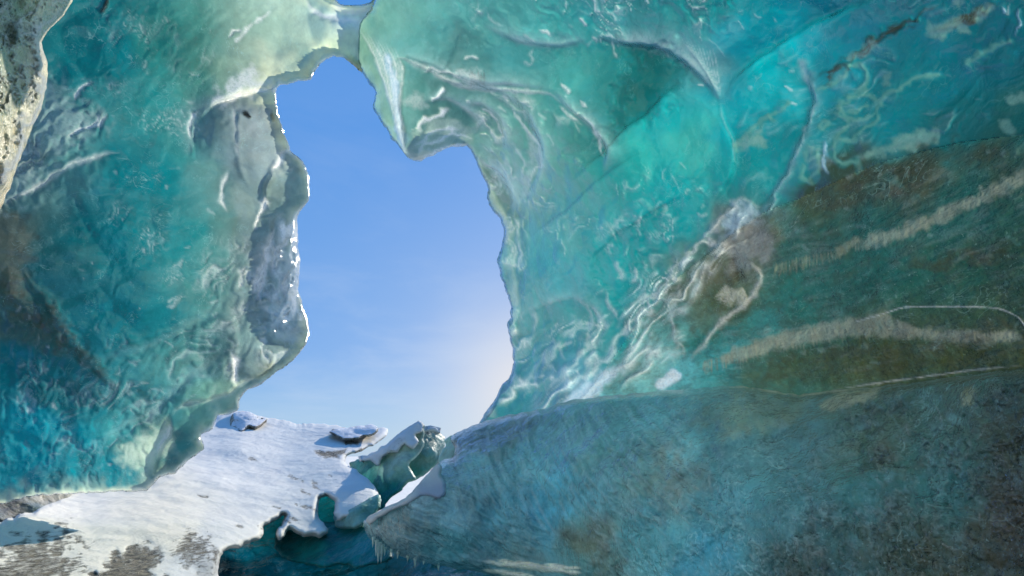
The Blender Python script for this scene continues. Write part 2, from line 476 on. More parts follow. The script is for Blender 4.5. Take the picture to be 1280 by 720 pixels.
    fres = N.n('ShaderNodeFresnel', inp={'IOR': 1.4, 'Normal': bp}).outputs[0]
    fac = N.math('MULTIPLY', N.math('MULTIPLY', fres, gloss), N.math('SUBTRACT', 1.0, N.math('MULTIPLY', frost, .7)), clamp=True)
    sh = N.n('ShaderNodeMixShader', inp={0: fac, 1: body, 2: gl}).outputs[0]
    N.n('ShaderNodeOutputMaterial', inp={0: sh})
    return m

def snow_material(name='snow'):
    m, nt = newmat(name); N = NT(nt)
    tc = N.n('ShaderNodeTexCoord').outputs['Object']
    tint = N.n('ShaderNodeAttribute', attribute_name='tint').outputs['Color']
    aux = N.n('ShaderNodeAttribute', attribute_name='aux')
    sep = N.n('ShaderNodeSeparateColor', inp={0: aux.outputs['Color']})
    dirt = sep.outputs[1]
    n = N.noise(tc, 1.5, 6, .6)
    rn = N.noise(N.scale(tc, (1.6, .7, 2.4)), 12.0, 10, .78, .3)
    dm = N.math('MULTIPLY', N.ramp(N.math('ADD', rn, N.math('MULTIPLY', dirt, .3)), .60, .80), N.ramp(dirt, .05, .3), clamp=True)
    rock = N.mix(N.ramp(N.noise(tc, 14, 4, .6), .35, .65), (.05, .05, .045), (.26, .23, .17))
    col = N.mix(N.ramp(n, .3, .7), (.72, .70, .64), (.81, .785, .70))
    col = N.mix(1.0, col, tint, 'MULTIPLY')
    gr = N.math('MULTIPLY', N.ramp(N.noise(tc, 28, 3, .75), .55, .75), .06)
    col = N.mix(gr, col, (.45, .47, .48))
    col = N.mix(dm, col, rock)
    h = N.math('ADD', N.math('MULTIPLY', N.noise(tc, 3.5, 5, .5), .06), N.math('MULTIPLY', N.noise(tc, 40, 4, .7), .008))
    h = N.math('SUBTRACT', h, N.math('MULTIPLY', dm, .03))
    bp = N.n('ShaderNodeBump', inp={'Strength': .8, 'Distance': 1.0, 'Height': h}).outputs[0]
    p = N.n('ShaderNodeBsdfPrincipled', inp={'Base Color': col, 'Roughness': .75, 'Normal': bp})
    p.inputs['Specular IOR Level'].default_value = .25
    N.n('ShaderNodeOutputMaterial', inp={0: p.outputs[0]})
    return m

def rock_material(name='rock'):
    m, nt = newmat(name); N = NT(nt)
    tc = N.n('ShaderNodeTexCoord').outputs['Object']
    n = N.noise(N.scale(tc, (1, 1, 3)), 5, 8, .7, .4)
    col = N.mix(N.ramp(n, .35, .65), (.06, .058, .055), (.55, .50, .40))
    geo = N.n('ShaderNodeNewGeometry').outputs['Normal']
    up = N.n('ShaderNodeSeparateXYZ', inp={0: geo}).outputs[2]
    sn = N.ramp(N.math('ADD', up, N.math('MULTIPLY', N.noise(tc, 4, 5, .6), .5)), .80, .98)
    col = N.mix(sn, col, (.82, .84, .87))
    bp = N.n('ShaderNodeBump', inp={'Strength': .9, 'Distance': 1.0, 'Height': N.math('MULTIPLY', n, .15)}).outputs[0]
    p = N.n('ShaderNodeBsdfPrincipled', inp={'Base Color': col, 'Roughness': .85, 'Normal': bp})
    N.n('ShaderNodeOutputMaterial', inp={0: p.outputs[0]})
    return m

M_left = ice_material('clear_turquoise_ice', gain=(1.05, 1.10, 1.06), mott=.6, wisp_col=(.34, .56, .54), gloss=1.7, tgain=1.0, rough=.13, bump=.28)
M_right = ice_material('glowing_turquoise_ice', gain=(.40, .66, .64), wisp_col=(.34, .56, .54), gloss=1.7, rough=.13, tgain=1.1, mott=.5, bump=.32)
M_sed = ice_material('sediment_ice', gain=(1.2, 1.35, 1.15), gloss=.8, rough=.25, scallop=.3, strata=(.8, .8, 1.7), speck=2.5, wisp_col=(.30, .42, .38), cloud=.3, cloud_col=(.10, .22, .20))
M_block = ice_material('dark_block_ice', gain=(2.75, 3.05, 2.85), gloss=1.6, rough=.2, scallop=.5, strata=(1.2, 1.2, 1.0), speck=1.6, wisp_col=(.33, .45, .46), bump=1.2, cloud=.38, cloud_col=(.14, .23, .26), mott=1.1)
M_col = ice_material('frosted_pale_ice', gain=(1.7, 1.62, 1.4), gloss=1.2, rough=.25, scallop=.8, bump=1.3)
M_small = ice_material('blue_ice', gain=(1.6, 1.5, 1.2), gloss=.3, rough=.5, scallop=.6)
M_snow = snow_material()
M_rock = rock_material()

# ------------------------------------------------------------------ LEFT WALL
left_poly = [(-260, -260), (405, -260), (404, -120), (408, -30), (412, -4), (425, 4), (440, 6.5), (455, 5), (468, -2), (474, -30), (476, -80), (486, -80), (486, 40), (480, 70), (474, 90), (464, 97), (453, 92), (444, 84), (434, 76), (427, 72),
    (413, 72), (400, 80), (388, 100), (370, 103), (348, 108), (344, 115), (346, 128), (347, 140), (353, 160), (363, 187), (377, 200), (386, 220), (387, 240), (385, 253), (372, 268), (371, 293),
    (375, 327), (373, 363), (378, 380), (386, 407), (383, 430), (363, 453), (337, 472), (327, 480), (310, 487), (300, 500), (297, 513), (285, 518), (273, 520), (266, 536), (252, 543), (255, 560), (233, 578),
    (220, 590), (200, 598), (183, 613), (150, 615), (90, 617), (50, 619), (33, 622), (0, 629), (-60, 640), (-260, 690)]
left_depth = [(-260, -260, 3.9), (-260, 200, 4.3), (-260, 650, 4.1), (0, 0, 4.9), (0, 200, 5.2), (0, 400, 5.1), (0, 600, 4.8), (100, 0, 5.3), (110, 150, 5.7), (100, 300, 5.8), (100, 450, 5.5), (100, 600, 5.3), (200, 40, 5.75), (200, 200, 6.2), (200, 350, 6.3), (200, 480, 5.9), (200, 580, 5.75), (262, 0, 5.8), (280, 90, 6.2), (350, 60, 6.15), (420, 40, 6.3), (350, 100, 6.4), (395, 75, 6.4), (430, 66, 6.4), (470, 60, 6.95), (440, 10, 6.3), (400, -100, 5.4), (250, 170, 6.2), (250, 140, 6.2), (270, 160, 6.4), (300, 150, 6.55), (340, 160, 6.65), (300, 230, 6.5), (350, 235, 6.7), (380, 235, 6.97), (290, 300, 6.4), (330, 310, 6.65), (365, 320, 6.88), (330, 380, 6.65), (370, 390, 6.91), (380, 420, 6.97), (290, 400, 6.5), (290, 450, 6.5), (330, 460, 6.75), (300, 490, 6.6), (270, 510, 6.3), (260, 550, 6.15), (250, 400, 6.3), (250, 480, 6.15), (100, -200, 4.7), (300, -200, 4.9)]
left_cols = [(-150, -100, 60, 110, 105), (110, 20, 20, 110, 110), (100, 80, 15, 115, 115), (150, 60, 0, 110, 112), (200, 50, 45, 125, 115), (260, 40, 80, 145, 130), (330, 40, 100, 165, 145), (380, 60, 135, 180, 150), (430, 50, 168, 188, 155),
    (400, 20, 130, 170, 155), (440, 18, 190, 205, 205), (480, 20, 110, 155, 135), (300, 90, 115, 160, 135), (340, 95, 190, 200, 160), (395, 72, 220, 225, 180), (250, 100, 70, 140, 125), (200, 130, 30, 125, 120), (60, 170, 100, 135, 128), (100, 190, 90, 140, 135), (30, 240, 110, 130, 125), (80, 225, 100, 135, 130),
    (150, 220, 0, 115, 118), (200, 220, 0, 120, 122), (230, 180, 50, 130, 125), (100, 280, 10, 110, 112), (150, 300, 0, 120, 122), (230, 300, 20, 125, 125), (270, 330, 60, 135, 130), (20, 300, 105, 100, 88), (10, 350, 75, 90, 80), (60, 330, 40, 100, 100), (30, 400, 55, 78, 76),
    (60, 440, 30, 85, 88), (100, 400, 20, 105, 108), (150, 400, 10, 118, 122), (200, 400, 20, 120, 122), (250, 420, 80, 140, 135), (20, 470, 0, 100, 108), (80, 490, 10, 90, 95), (120, 500, 30, 110, 115), (40, 540, 0, 125, 135), (100, 560, 0, 130, 138), (150, 540, 60, 145, 145),
    (60, 600, 0, 125, 135), (150, 590, 0, 125, 135), (200, 500, 70, 135, 135), (185, 560, 150, 170, 150), (235, 560, 70, 130, 130), (215, 585, 60, 125, 125), (260, 500, 125, 170, 150), (290, 495, 140, 180, 150), (250, 470, 100, 150, 145),
    (270, 160, 120, 150, 148), (300, 150, 140, 165, 165), (330, 150, 150, 170, 172), (300, 200, 125, 155, 155), (340, 200, 145, 168, 168), (270, 220, 90, 140, 135), (370, 235, 118, 148, 140), (350, 250, 110, 145, 138), (310, 260, 120, 155, 150), (280, 280, 80, 140, 132),
    (300, 330, 90, 140, 135), (335, 330, 130, 150, 148), (365, 330, 140, 155, 150), (320, 380, 100, 140, 138), (360, 390, 115, 140, 140), (375, 410, 120, 145, 145), (300, 430, 90, 135, 132), (340, 430, 105, 140, 138), (320, 465, 115, 145, 138), (345, 458, 150, 160, 125), (-200, 300, 40, 80, 80), (-200, 600, 0, 90, 100)]
L = Sheet(left_poly, left_depth, left_cols, step=1.8, curl=7, curl_d=.10, back=.03, rough=1.6, seed=2)
L.trans[:] = .72
wy = np.clip((L.gy - 258) / 30, 0, 1) * np.clip((440 - L.gy) / 45, 0, 1); wob_ = fbm(np.stack([L.gx / 22, L.gy / 22, L.gx * 0 + 2], -1), 3, 44)
wx = np.clip((L.gx - 325 + 12 * wob_) / 22, 0, 1)
sk = (L.gy - 330) * .16
prof = np.interp(L.gx + (sk + 5 * wob_) * np.clip((387 - L.gx) / 40, 0, 1), [300, 340, 352, 361, 374, 387, 400], [6.46, 6.62, 6.78, 6.85, 7.30, 7.47, 7.5])
wt = wx * wy; wt = wt * wt * (3 - 2 * wt); L.D = L.D * (1 - wt) + prof * wt; L.P0 = survey(L.gx, L.gy, L.D)
L.relief(.045, 1.1, s_worley=.06, wfreq=1.6, seed=3, mask=1 - .8 * wt)
L.dz += wt * (.016 * fbm(L.P0 * 13, 3, 71) + .03 * fbm(L.P0 * np.array([5, 5, 2.2]), 2, 73))
# bulge by the opening: soft shoulder, crest lines, ribs
L.ridge([(243, 200), (243, 165), (250, 148), (266, 134), (300, 122), (344, 110)], 9, .16, side=-1, rag=.2)
L.ridge([(262, 134), (285, 124), (310, 116), (348, 109), (372, 104), (388, 100), (402, 80)], 4, .10, frost=.75, col=(235, 230, 190), rag=.5)  # warm pale colour painted as sun glow on the arch's lower edge
L.blob([(265, 128), (285, 108), (300, 92), (318, 84), (325, 100), (345, 106), (300, 121)], frost=.55, soft=8)
L.ridge([(238, 175), (235, 160), (243, 143), (250, 137)], 4, .07, frost=.6)
L.ridge([(300, 140), (297, 180), (300, 210), (312, 235)], 4, -.07)
L.ridge([(290, 128), (296, 160), (297, 200)], 5, .05, frost=.2)
L.ridge([(285, 212), (278, 232), (276, 250), (284, 265)], 4, .08, frost=.5, side=1)
L.ridge([(363, 187), (347, 205), (335, 228), (330, 250), (336, 262)], 5, -.12)
for pts in ([(360, 183), (354, 195), (340, 215)], [(328, 240), (326, 262), (320, 290)], [(345, 280), (336, 300), (333, 330), (323, 362), (326, 385)], [(360, 290), (352, 312), (346, 335)], [(371, 300), (366, 330), (358, 350), (356, 378)], [(374, 320), (368, 345), (362, 370)],
            [(293, 440), (293, 460), (292, 482)], [(352, 300), (347, 325), (345, 345)], [(330, 318), (322, 345), (318, 372)]):
    L.ridge(pts, 5, .14, frost=.85, rag=.9, side=1)  # whitened ridges stand in for sun highlights beside the opening
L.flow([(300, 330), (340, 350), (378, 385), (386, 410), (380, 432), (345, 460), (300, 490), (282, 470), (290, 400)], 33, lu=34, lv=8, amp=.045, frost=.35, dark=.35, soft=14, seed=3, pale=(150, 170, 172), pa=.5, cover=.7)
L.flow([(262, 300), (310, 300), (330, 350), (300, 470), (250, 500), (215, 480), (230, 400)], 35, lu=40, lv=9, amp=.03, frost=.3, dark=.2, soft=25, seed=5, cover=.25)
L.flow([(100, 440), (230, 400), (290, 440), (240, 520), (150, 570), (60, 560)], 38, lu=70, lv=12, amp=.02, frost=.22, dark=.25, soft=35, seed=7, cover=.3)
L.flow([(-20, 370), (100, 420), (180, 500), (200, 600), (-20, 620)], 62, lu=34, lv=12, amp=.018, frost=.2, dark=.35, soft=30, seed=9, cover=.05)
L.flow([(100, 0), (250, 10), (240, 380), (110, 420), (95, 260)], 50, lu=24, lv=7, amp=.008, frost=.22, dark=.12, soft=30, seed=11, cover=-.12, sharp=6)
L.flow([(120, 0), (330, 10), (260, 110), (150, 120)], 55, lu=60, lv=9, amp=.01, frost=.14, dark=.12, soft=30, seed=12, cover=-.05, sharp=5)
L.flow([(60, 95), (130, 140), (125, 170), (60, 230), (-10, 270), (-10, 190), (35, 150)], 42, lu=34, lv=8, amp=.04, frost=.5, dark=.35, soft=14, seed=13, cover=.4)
# dark grooves on left side, frosted bay under the near column
L.blob([(60, 95), (85, 120), (110, 140), (130, 145), (120, 160), (90, 178), (70, 200), (40, 235), (-10, 265), (-10, 200), (30, 150)], (125, 145, 138), a=.5, soft=16, frost=.28)
L.ridge([(0, 258), (20, 246), (55, 230), (75, 212), (120, 195), (152, 190)], 5, .10, frost=.4, side=-1)
L.ridge([(118, 102), (100, 110), (92, 128)], 3, .04, frost=.6); L.ridge([(135, 140), (125, 155), (95, 163), (80, 175)], 3.4, .05, frost=.6)
L.ridge([(125, 142), (122, 152), (112, 158)], 2, .03, frost=.6)
L.ridge([(30, 340), (60, 385), (90, 430), (130, 470), (150, 490)], 9, -.07, dirt=.6, rag=.9, col=(30, 62, 64), a=.6)
L.ridge([(0, 330), (25, 375), (60, 420), (100, 450)], 16, -.05, dirt=.7, rag=.8, col=(60, 66, 58), a=.6)
L.blob([(-20, 265), (28, 270), (36, 310), (28, 350), (-20, 360)], (120, 104, 90), a=.55, soft=14, dirt=.5)
L.ridge([(120, 450), (190, 430), (250, 395), (285, 370)], 9, .06, frost=.05)
L.ridge([(110, 560), (180, 520), (240, 470), (290, 430)], 9, .08, frost=.1)
L.ridge([(213, 525), (208, 545), (196, 568)], 5, .12, frost=.8, side=-1); L.blob([(150, 560), (190, 540), (208, 530), (212, 540), (196, 572), (165, 585)], (190, 195, 160), a=.6, soft=10, frost=.45)  # warm pale patch painted as sun glow on the lower lip
L.ridge([(268, 518), (266, 536), (252, 545), (250, 560)], 5, .1, frost=.9); L.ridge([(300, 502), (298, 512), (280, 518)], 4, .06, frost=.6)
L.ridge([(213, 520), (230, 505), (262, 500), (285, 492), (298, 480), (330, 470)], 5, .12, side=-1, frost=.3)
L.blob([(295, 48), (306, 36), (325, 22), (338, 14), (334, 20), (318, 30), (306, 42)], frost=.6, soft=3); L.ridge([(285, 48), (292, 38), (303, 38)], 2, .03, frost=.6)
L.ridge([(136, -2), (132, 4), (126, 18)], 3, -.05, dirt=1, col=(50, 35, 30), a=.9)
L.ridge([(306, 142), (312, 146)], 3.2, -.06, col=(20, 25, 25), a=1, taper=False); L.ridge([(340, 145), (342, 150)], 3, -.04, col=(60, 70, 70), a=1, taper=False)
L.ridge([(415, 2), (428, 14), (445, 16), (466, 8)], 7, .05, frost=.75); L.ridge([(383, 0), (392, 14), (410, 20), (430, 26), (452, 24)], 5, .06, frost=.7, rag=.8)
L.flecks([(110, 60), (240, 60), (270, 250), (280, 420), (200, 480), (110, 440), (90, 280)], 70, length=(5, 20), frost=(.12, .38), seed=1)
L.flecks([(0, 380), (120, 440), (200, 500), (220, 600), (0, 615)], 75, length=(5, 18), w=(1.4, 3.4), frost=(.12, .42), ang=(60, 35), seed=2)  # slanted pale flecks painted as glints
L.flecks([(150, 0), (330, 20), (300, 90), (200, 130)], 16, length=(8, 26), frost=(.1, .3), ang=(55, 20), seed=3)
L.flecks([(210, 360), (290, 370), (290, 480), (150, 560), (130, 520)], 60, length=(10, 40), w=(1.4, 2.6), frost=(.1, .32), ang=(35, 10), seed=4)
L.adj([(300, 60, 60, .5), (400, 60, 40, .8), (310, 170, 40, .85), (300, 270, 40, .85), (300, 370, 40, .85), (330, 330, 35, 1.15), (330, 390, 35, 1.1), (350, 400, 20, 1.2), (350, 430, 30, 1.35), (365, 230, 20, 1.3), (230, 250, 50, .85), (215, 380, 50, .85), (70, 500, 70, 1.2), (50, 570, 60, 1.2), (150, 560, 50, 1.05), (60, 440, 40, 1.1), (440, 20, 40, 1.7), (375, 330, 16, 1.4)])  # tint brightened and darkened by region to offset uneven light
L.fold([(216, 518), (210, 545), (199, 570), (190, 604)], 22, .3, side=-1, pale=(225, 225, 185), pw=12, pa=.7, h=.08)  # sunlit and shaded sides of the lip painted into the tint
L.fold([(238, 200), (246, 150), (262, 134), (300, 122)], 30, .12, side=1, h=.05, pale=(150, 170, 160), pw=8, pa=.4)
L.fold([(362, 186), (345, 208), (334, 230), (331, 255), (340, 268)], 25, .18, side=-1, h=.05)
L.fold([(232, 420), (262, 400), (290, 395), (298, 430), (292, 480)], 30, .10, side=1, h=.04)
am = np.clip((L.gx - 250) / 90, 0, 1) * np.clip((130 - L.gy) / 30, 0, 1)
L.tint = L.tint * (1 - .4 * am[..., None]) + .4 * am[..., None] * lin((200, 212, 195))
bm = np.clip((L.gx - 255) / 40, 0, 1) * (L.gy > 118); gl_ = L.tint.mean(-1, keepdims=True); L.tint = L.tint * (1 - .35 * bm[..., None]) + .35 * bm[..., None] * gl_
L.frost = np.maximum(L.frost, (.2 + .6 * np.exp(-((L.gx - 368 + 10 * wob_) / 9) ** 2) * (L.gy < 400) + .4 * np.exp(-((L.gx - 338 + 14 * wob_) / 9) ** 2) * (L.gy < 385)) * wt * np.clip(1 + fbm(np.stack([L.gx / 9, L.gy / 16, L.gx * 0], -1), 3, 91), .2, 1.6))  # pale strips painted where sun would catch the wall edge
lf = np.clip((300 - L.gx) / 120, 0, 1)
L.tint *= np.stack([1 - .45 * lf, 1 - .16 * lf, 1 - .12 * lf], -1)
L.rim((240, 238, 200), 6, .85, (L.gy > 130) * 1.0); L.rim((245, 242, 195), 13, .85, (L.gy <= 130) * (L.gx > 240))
L.trans[:] = np.maximum(L.trans, np.clip(.72 + (L.gx - 250) / 500, .72, .8) * np.where((L.gx > 240) & (L.gy > 125), .85, 1))
lw = thing('ice_wall', survey(200, 600, 5.2), 'turquoise left wall of the ice cave arching over towards the blue sky opening', 'ice wall')
lobe = [(363, 187), (378, 199), (400, 215), (400, 262), (372, 270), (354, 277), (338, 266), (332, 250), (336, 228), (347, 207)]
arch = [(262, 133), (300, 121), (344, 110), (350, 108), (350, 140), (700, 140), (700, -300), (360, -300), (330, 30), (250, 60)]
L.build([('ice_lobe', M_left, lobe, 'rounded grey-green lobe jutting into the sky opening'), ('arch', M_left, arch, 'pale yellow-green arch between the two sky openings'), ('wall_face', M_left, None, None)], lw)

# ------------------------------------------------------------------ NEAR COLUMN (top left)
colp = [(-260, -260), (100, -260), (96, -60), (92, -5), (80, 18), (62, 36), (53, 52), (57, 70), (60, 95), (55, 120), (50, 140), (38, 165), (25, 200), (12, 235), (0, 262), (-50, 350), (-260, 520)]
C = Sheet(colp, [(-260, -200, 1.3), (-260, 400, 1.3), (-20, 0, 2.3), (-20, 200, 2.2), (50, 0, 2.75), (85, 0, 3.1), (20, 100, 2.55), (58, 90, 3.0), (50, 140, 3.0), (0, 240, 2.7), (90, -200, 2.8)],
    [(10, 10, 130, 145, 120), (30, 60, 150, 155, 125), (50, 90, 190, 180, 150), (15, 120, 150, 150, 115), (40, 30, 180, 180, 155), (60, 20, 195, 185, 160), (10, 180, 170, 160, 130), (40, 140, 190, 180, 150), (0, 240, 180, 165, 140), (10, 40, 120, 135, 110)], step=1.8, curl=12, curl_d=.4, back=.6, rough=1.6, seed=5)
C.trans[:] = .4
C.relief(.05, 2.5, s_worley=.06, wfreq=4, seed=8)
C.ridge([(92, 0), (60, 28), (48, 48), (54, 90), (46, 130), (20, 190), (-4, 240)], 8, .05, frost=.85, rag=1)
C.ridge([(36, 160), (12, 205), (-10, 250)], 6, .05, frost=.9, rag=1.2)
C.ridge([(62, 0), (38, 14), (24, 34), (26, 60)], 4, .05, frost=.7, rag=1)
C.ridge([(8, 0), (2, 20)], 6, .03, frost=.5); C.blob([(40, 45), (56, 35), (62, 60), (58, 90), (36, 60)], (225, 205, 175), a=.6, soft=6, frost=.5)
C.flow([(-60, -60), (110, -60), (80, 20), (55, 90), (40, 160), (-20, 270), (-80, 300)], 52, lu=22, lv=7, amp=.04, frost=.7, dark=.4, soft=8, seed=81, cover=.35, warp=1.4)
C.flecks([(-20, 80), (50, 100), (30, 180), (-20, 230)], 60, length=(4, 14), w=(1.5, 3), frost=(.3, .7), ang=(45, 20), seed=5, h=.03)
o = C.build([('ice_column', M_col, None, None)])[0]
tag(o, 'pale sunlit frosted ice column filling the upper left corner', 'ice column')

# ------------------------------------------------------------------ RIGHT ROOF AND WALL
right_poly = [(478, -260), (474, -60), (470, -10), (464, 10), (452, 22), (445, 34), (444, 60), (450, 84), (460, 103), (468, 113), (466, 133), (477, 153), (490, 173), (505, 193), (516, 200), (527, 201), (542, 195), (560, 185), (584, 183), (592, 197), (599, 213), (609, 233), (610, 257), (624, 273), (630, 287), (627, 303),
    (622, 327), (627, 347), (634, 367), (639, 393), (634, 403), (639, 427), (642, 453), (634, 473), (629, 480), (614, 507), (600, 530), (590, 600), (700, 640), (1480, 640), (1480, -260)]
right_depth = [(478, -250, 5.6), (470, 0, 6.2), (455, 60, 6.5), (480, 90, 6.35), (500, 150, 6.45), (525, 195, 6.8), (470, 130, 6.65), (560, 60, 6.2), (540, 130, 6.5), (590, 180, 7.6), (560, 180, 7.2), (605, 230, 8.4), (640, 200, 7.2), (640, 120, 6.3), (640, 0, 5.4), (700, -200, 4.0), (620, 270, 8.8), (640, 290, 8.4), (626, 350, 8.9), (640, 450, 9.0), (610, 520, 8.9), (680, 350, 7.5), (700, 250, 6.7), (700, 160, 5.9), (740, 60, 5.3), (760, 400, 6.6), (700, 480, 7.3), (700, 600, 7.2), (800, 120, 5.0), (830, 60, 4.6), (860, 30, 4.2), (800, 240, 5.3), (850, 320, 5.2), (900, 400, 5.0), (850, 480, 5.6), (850, 600, 5.5), (900, 60, 4.1), (900, 200, 4.5), (960, 100, 4.0), (1000, 200, 3.8), (1000, 300, 3.9), (1000, 400, 4.1), (1000, 600, 4.4), (1000, 0, 3.5), (1100, 100, 3.2), (1100, 250, 3.15), (1100, 400, 3.3), (1280, 0, 2.4), (1280, 200, 2.3), (1280, 400, 2.4), (1280, 600, 2.6), (1480, 200, 1.7), (1480, -200, 1.5), (1480, 600, 1.8), (1100, -200, 2.3)]
right_cols = [(480, -100, 90, 145, 125), (480, 30, 100, 150, 130), (480, 70, 130, 165, 150), (445, 75, 150, 165, 130), (455, 95, 130, 150, 125), (480, 120, 150, 165, 150), (480, 150, 150, 160, 140), (500, 170, 160, 175, 175), (520, 60, 60, 140, 130), (540, 110, 70, 135, 120), (520, 150, 90, 140, 125),
    (560, 40, 50, 150, 140), (590, 60, 45, 135, 125), (560, 90, 50, 115, 105), (575, 50, 40, 110, 102), (640, 60, 30, 150, 145), (700, 40, 0, 155, 150), (600, 20, 50, 160, 150), (760, 30, 0, 150, 150), (850, 20, 0, 140, 140), (780, 80, 20, 150, 145), (820, 75, 20, 115, 112), (790, 110, 10, 115, 110), (850, 60, 60, 155, 155), (880, 90, 90, 155, 158),
    (600, 130, 85, 150, 135), (650, 130, 80, 155, 140), (700, 120, 50, 155, 145), (750, 130, 20, 135, 130), (580, 170, 110, 150, 130), (530, 185, 190, 175, 140), (555, 178, 180, 170, 140), (620, 190, 125, 160, 145), (640, 220, 130, 165, 155), (680, 200, 90, 160, 145), (720, 220, 55, 155, 145), (620, 260, 135, 155, 135), (760, 210, 20, 155, 150),
    (830, 150, 20, 165, 165), (860, 180, 70, 175, 165), (800, 190, 40, 170, 160), (850, 230, 20, 165, 165), (900, 120, 0, 150, 160), (930, 60, 0, 160, 170), (1000, 40, 0, 165, 175), (960, 100, 0, 165, 170), (930, 150, 0, 160, 165), (1080, 30, 0, 140, 150), (1050, 100, 0, 140, 150), (1150, 50, 0, 130, 140), (1200, 100, 0, 120, 130), (1250, 60, 0, 115, 125),
    (1100, 150, 0, 135, 142), (1000, 180, 0, 145, 150), (950, 220, 20, 160, 160), (1200, 150, 10, 112, 115), (1270, 130, 40, 110, 105), (700, 280, 95, 165, 160), (650, 300, 115, 165, 160), (650, 350, 95, 160, 160), (700, 350, 75, 160, 165), (760, 300, 30, 160, 160), (800, 290, 0, 155, 155), (850, 270, 0, 155, 155), (780, 350, 30, 150, 150),
    (650, 430, 90, 150, 150), (700, 430, 80, 150, 150), (740, 400, 60, 150, 150), (770, 410, 0, 130, 135), (650, 490, 60, 135, 140), (680, 480, 70, 145, 150), (720, 480, 110, 160, 175), (800, 450, 110, 165, 170), (840, 400, 90, 145, 145), (860, 350, 110, 130, 120), (890, 340, 95, 90, 75), (930, 290, 120, 112, 110), (910, 370, 60, 85, 60), (880, 420, 40, 110, 105),
    (1000, 260, 60, 75, 55), (1050, 230, 70, 75, 55), (1150, 215, 72, 72, 55), (1250, 200, 60, 78, 62), (1000, 300, 40, 95, 88), (1000, 350, 45, 105, 98), (1100, 300, 35, 88, 82), (1200, 270, 30, 88, 82), (1270, 240, 45, 85, 75), (1000, 380, 40, 100, 95), (1100, 350, 30, 90, 82), (1200, 330, 38, 85, 75), (1270, 340, 48, 80, 62), (950, 420, 55, 120, 120), (900, 450, 60, 135, 140),
    (1000, 445, 60, 92, 78), (1100, 435, 62, 78, 52), (1200, 440, 70, 82, 58), (1270, 430, 62, 70, 46), (1100, 462, 78, 86, 62), (950, 470, 70, 105, 95), (860, 475, 90, 155, 165), (800, 480, 110, 165, 170), (700, 600, 60, 130, 140), (1200, 600, 40, 70, 70), (1000, -150, 0, 120, 130)]
R = Sheet(right_poly, right_depth, right_cols, step=1.8, curl=9, curl_d=.2, back=.06, rough=1.6, seed=4)
R.trans[:] = .72
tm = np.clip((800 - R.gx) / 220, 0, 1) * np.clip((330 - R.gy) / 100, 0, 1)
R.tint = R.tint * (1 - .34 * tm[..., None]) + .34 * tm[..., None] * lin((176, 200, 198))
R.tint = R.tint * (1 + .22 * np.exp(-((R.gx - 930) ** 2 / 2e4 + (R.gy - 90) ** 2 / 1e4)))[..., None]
sedpoly = [(1480, 120), (1280, 168), (1200, 178), (1150, 190), (1100, 203), (1050, 225), (1000, 248), (960, 263), (925, 285), (880, 322), (850, 345), (800, 400), (765, 450), (735, 490), (700, 520), (700, 640), (1480, 640)]
msed = inside(R.gx, R.gy, np.array(sedpoly, float)).astype(float)
R.relief(.05, 1.0, s_worley=.07, wfreq=1.3, seed=13, mask=1 - .6 * msed)
# tip: fluted flank running down to the hanging tip
for k in range(9):
    x = 448 + k * 5.5
    R.ridge([(x, 34 + k * 3), (x + 12 + (8 - k) * 1.2, 72 + k * 2), (486 + k * 1.6, 120 + k), (496 + k, 160), (506, 192)], 2.6, .045, frost=.25 if k % 2 else .4, rag=.3)
R.ridge([(484, 72), (492, 100), (497, 140), (504, 190)], 5, .08, frost=.35, col=(165, 185, 215), a=.85, rag=.3, taper=False)  # lavender stroke painted as a highlight down the tip
R.ridge([(485, 82), (494, 70), (515, 78), (530, 84), (545, 92), (560, 100), (580, 108), (605, 110), (660, 114), (690, 118), (705, 133)], 5, .10, frost=.32, side=1)
R.ridge([(524, 90), (540, 86), (565, 92), (580, 100)], 3, .07, frost=.45, rag=1); R.ridge([(578, 75), (590, 70), (600, 74)], 2, .05, frost=.4, rag=1)
R.blob([(570, 90), (598, 88), (605, 96), (600, 110), (580, 104)], frost=.28, soft=6); R.blob([(505, 128), (518, 118), (535, 128), (528, 132)], frost=.25, soft=5)
for k in range(6): R.ridge([(585 + k * 4, 90 - k % 2 * 3), (590 + k * 3, 100 + k % 3 * 3), (588 + k * 4, 110)], 1.4, -.02, col=(60, 80, 75), a=.8)
R.blob([(505, 193), (518, 168), (555, 146), (582, 160), (588, 176), (560, 185), (530, 202)], (235, 225, 195), a=.6, soft=6, frost=.4)  # warm pale patch painted as sun sparkle in the notch
for pts in ([(515, 165), (535, 150), (552, 138), (566, 138)], [(512, 185), (530, 170), (560, 160), (582, 166)], [(515, 195), (540, 178), (575, 168), (590, 172)], [(528, 199), (545, 190), (565, 182), (586, 182)]):
    R.ridge(pts, 3.5, .04, frost=.95, rag=1.2, col=(245, 232, 205), a=.8)  # sun streaks painted across the same notch
for pts in ([(542, 124), (552, 116), (556, 114)],):
    R.ridge(pts, 3.4, .10, frost=.9, taper=False, rag=.9, col=(255, 250, 235), a=1)  # near-white spot painted as a sun glint
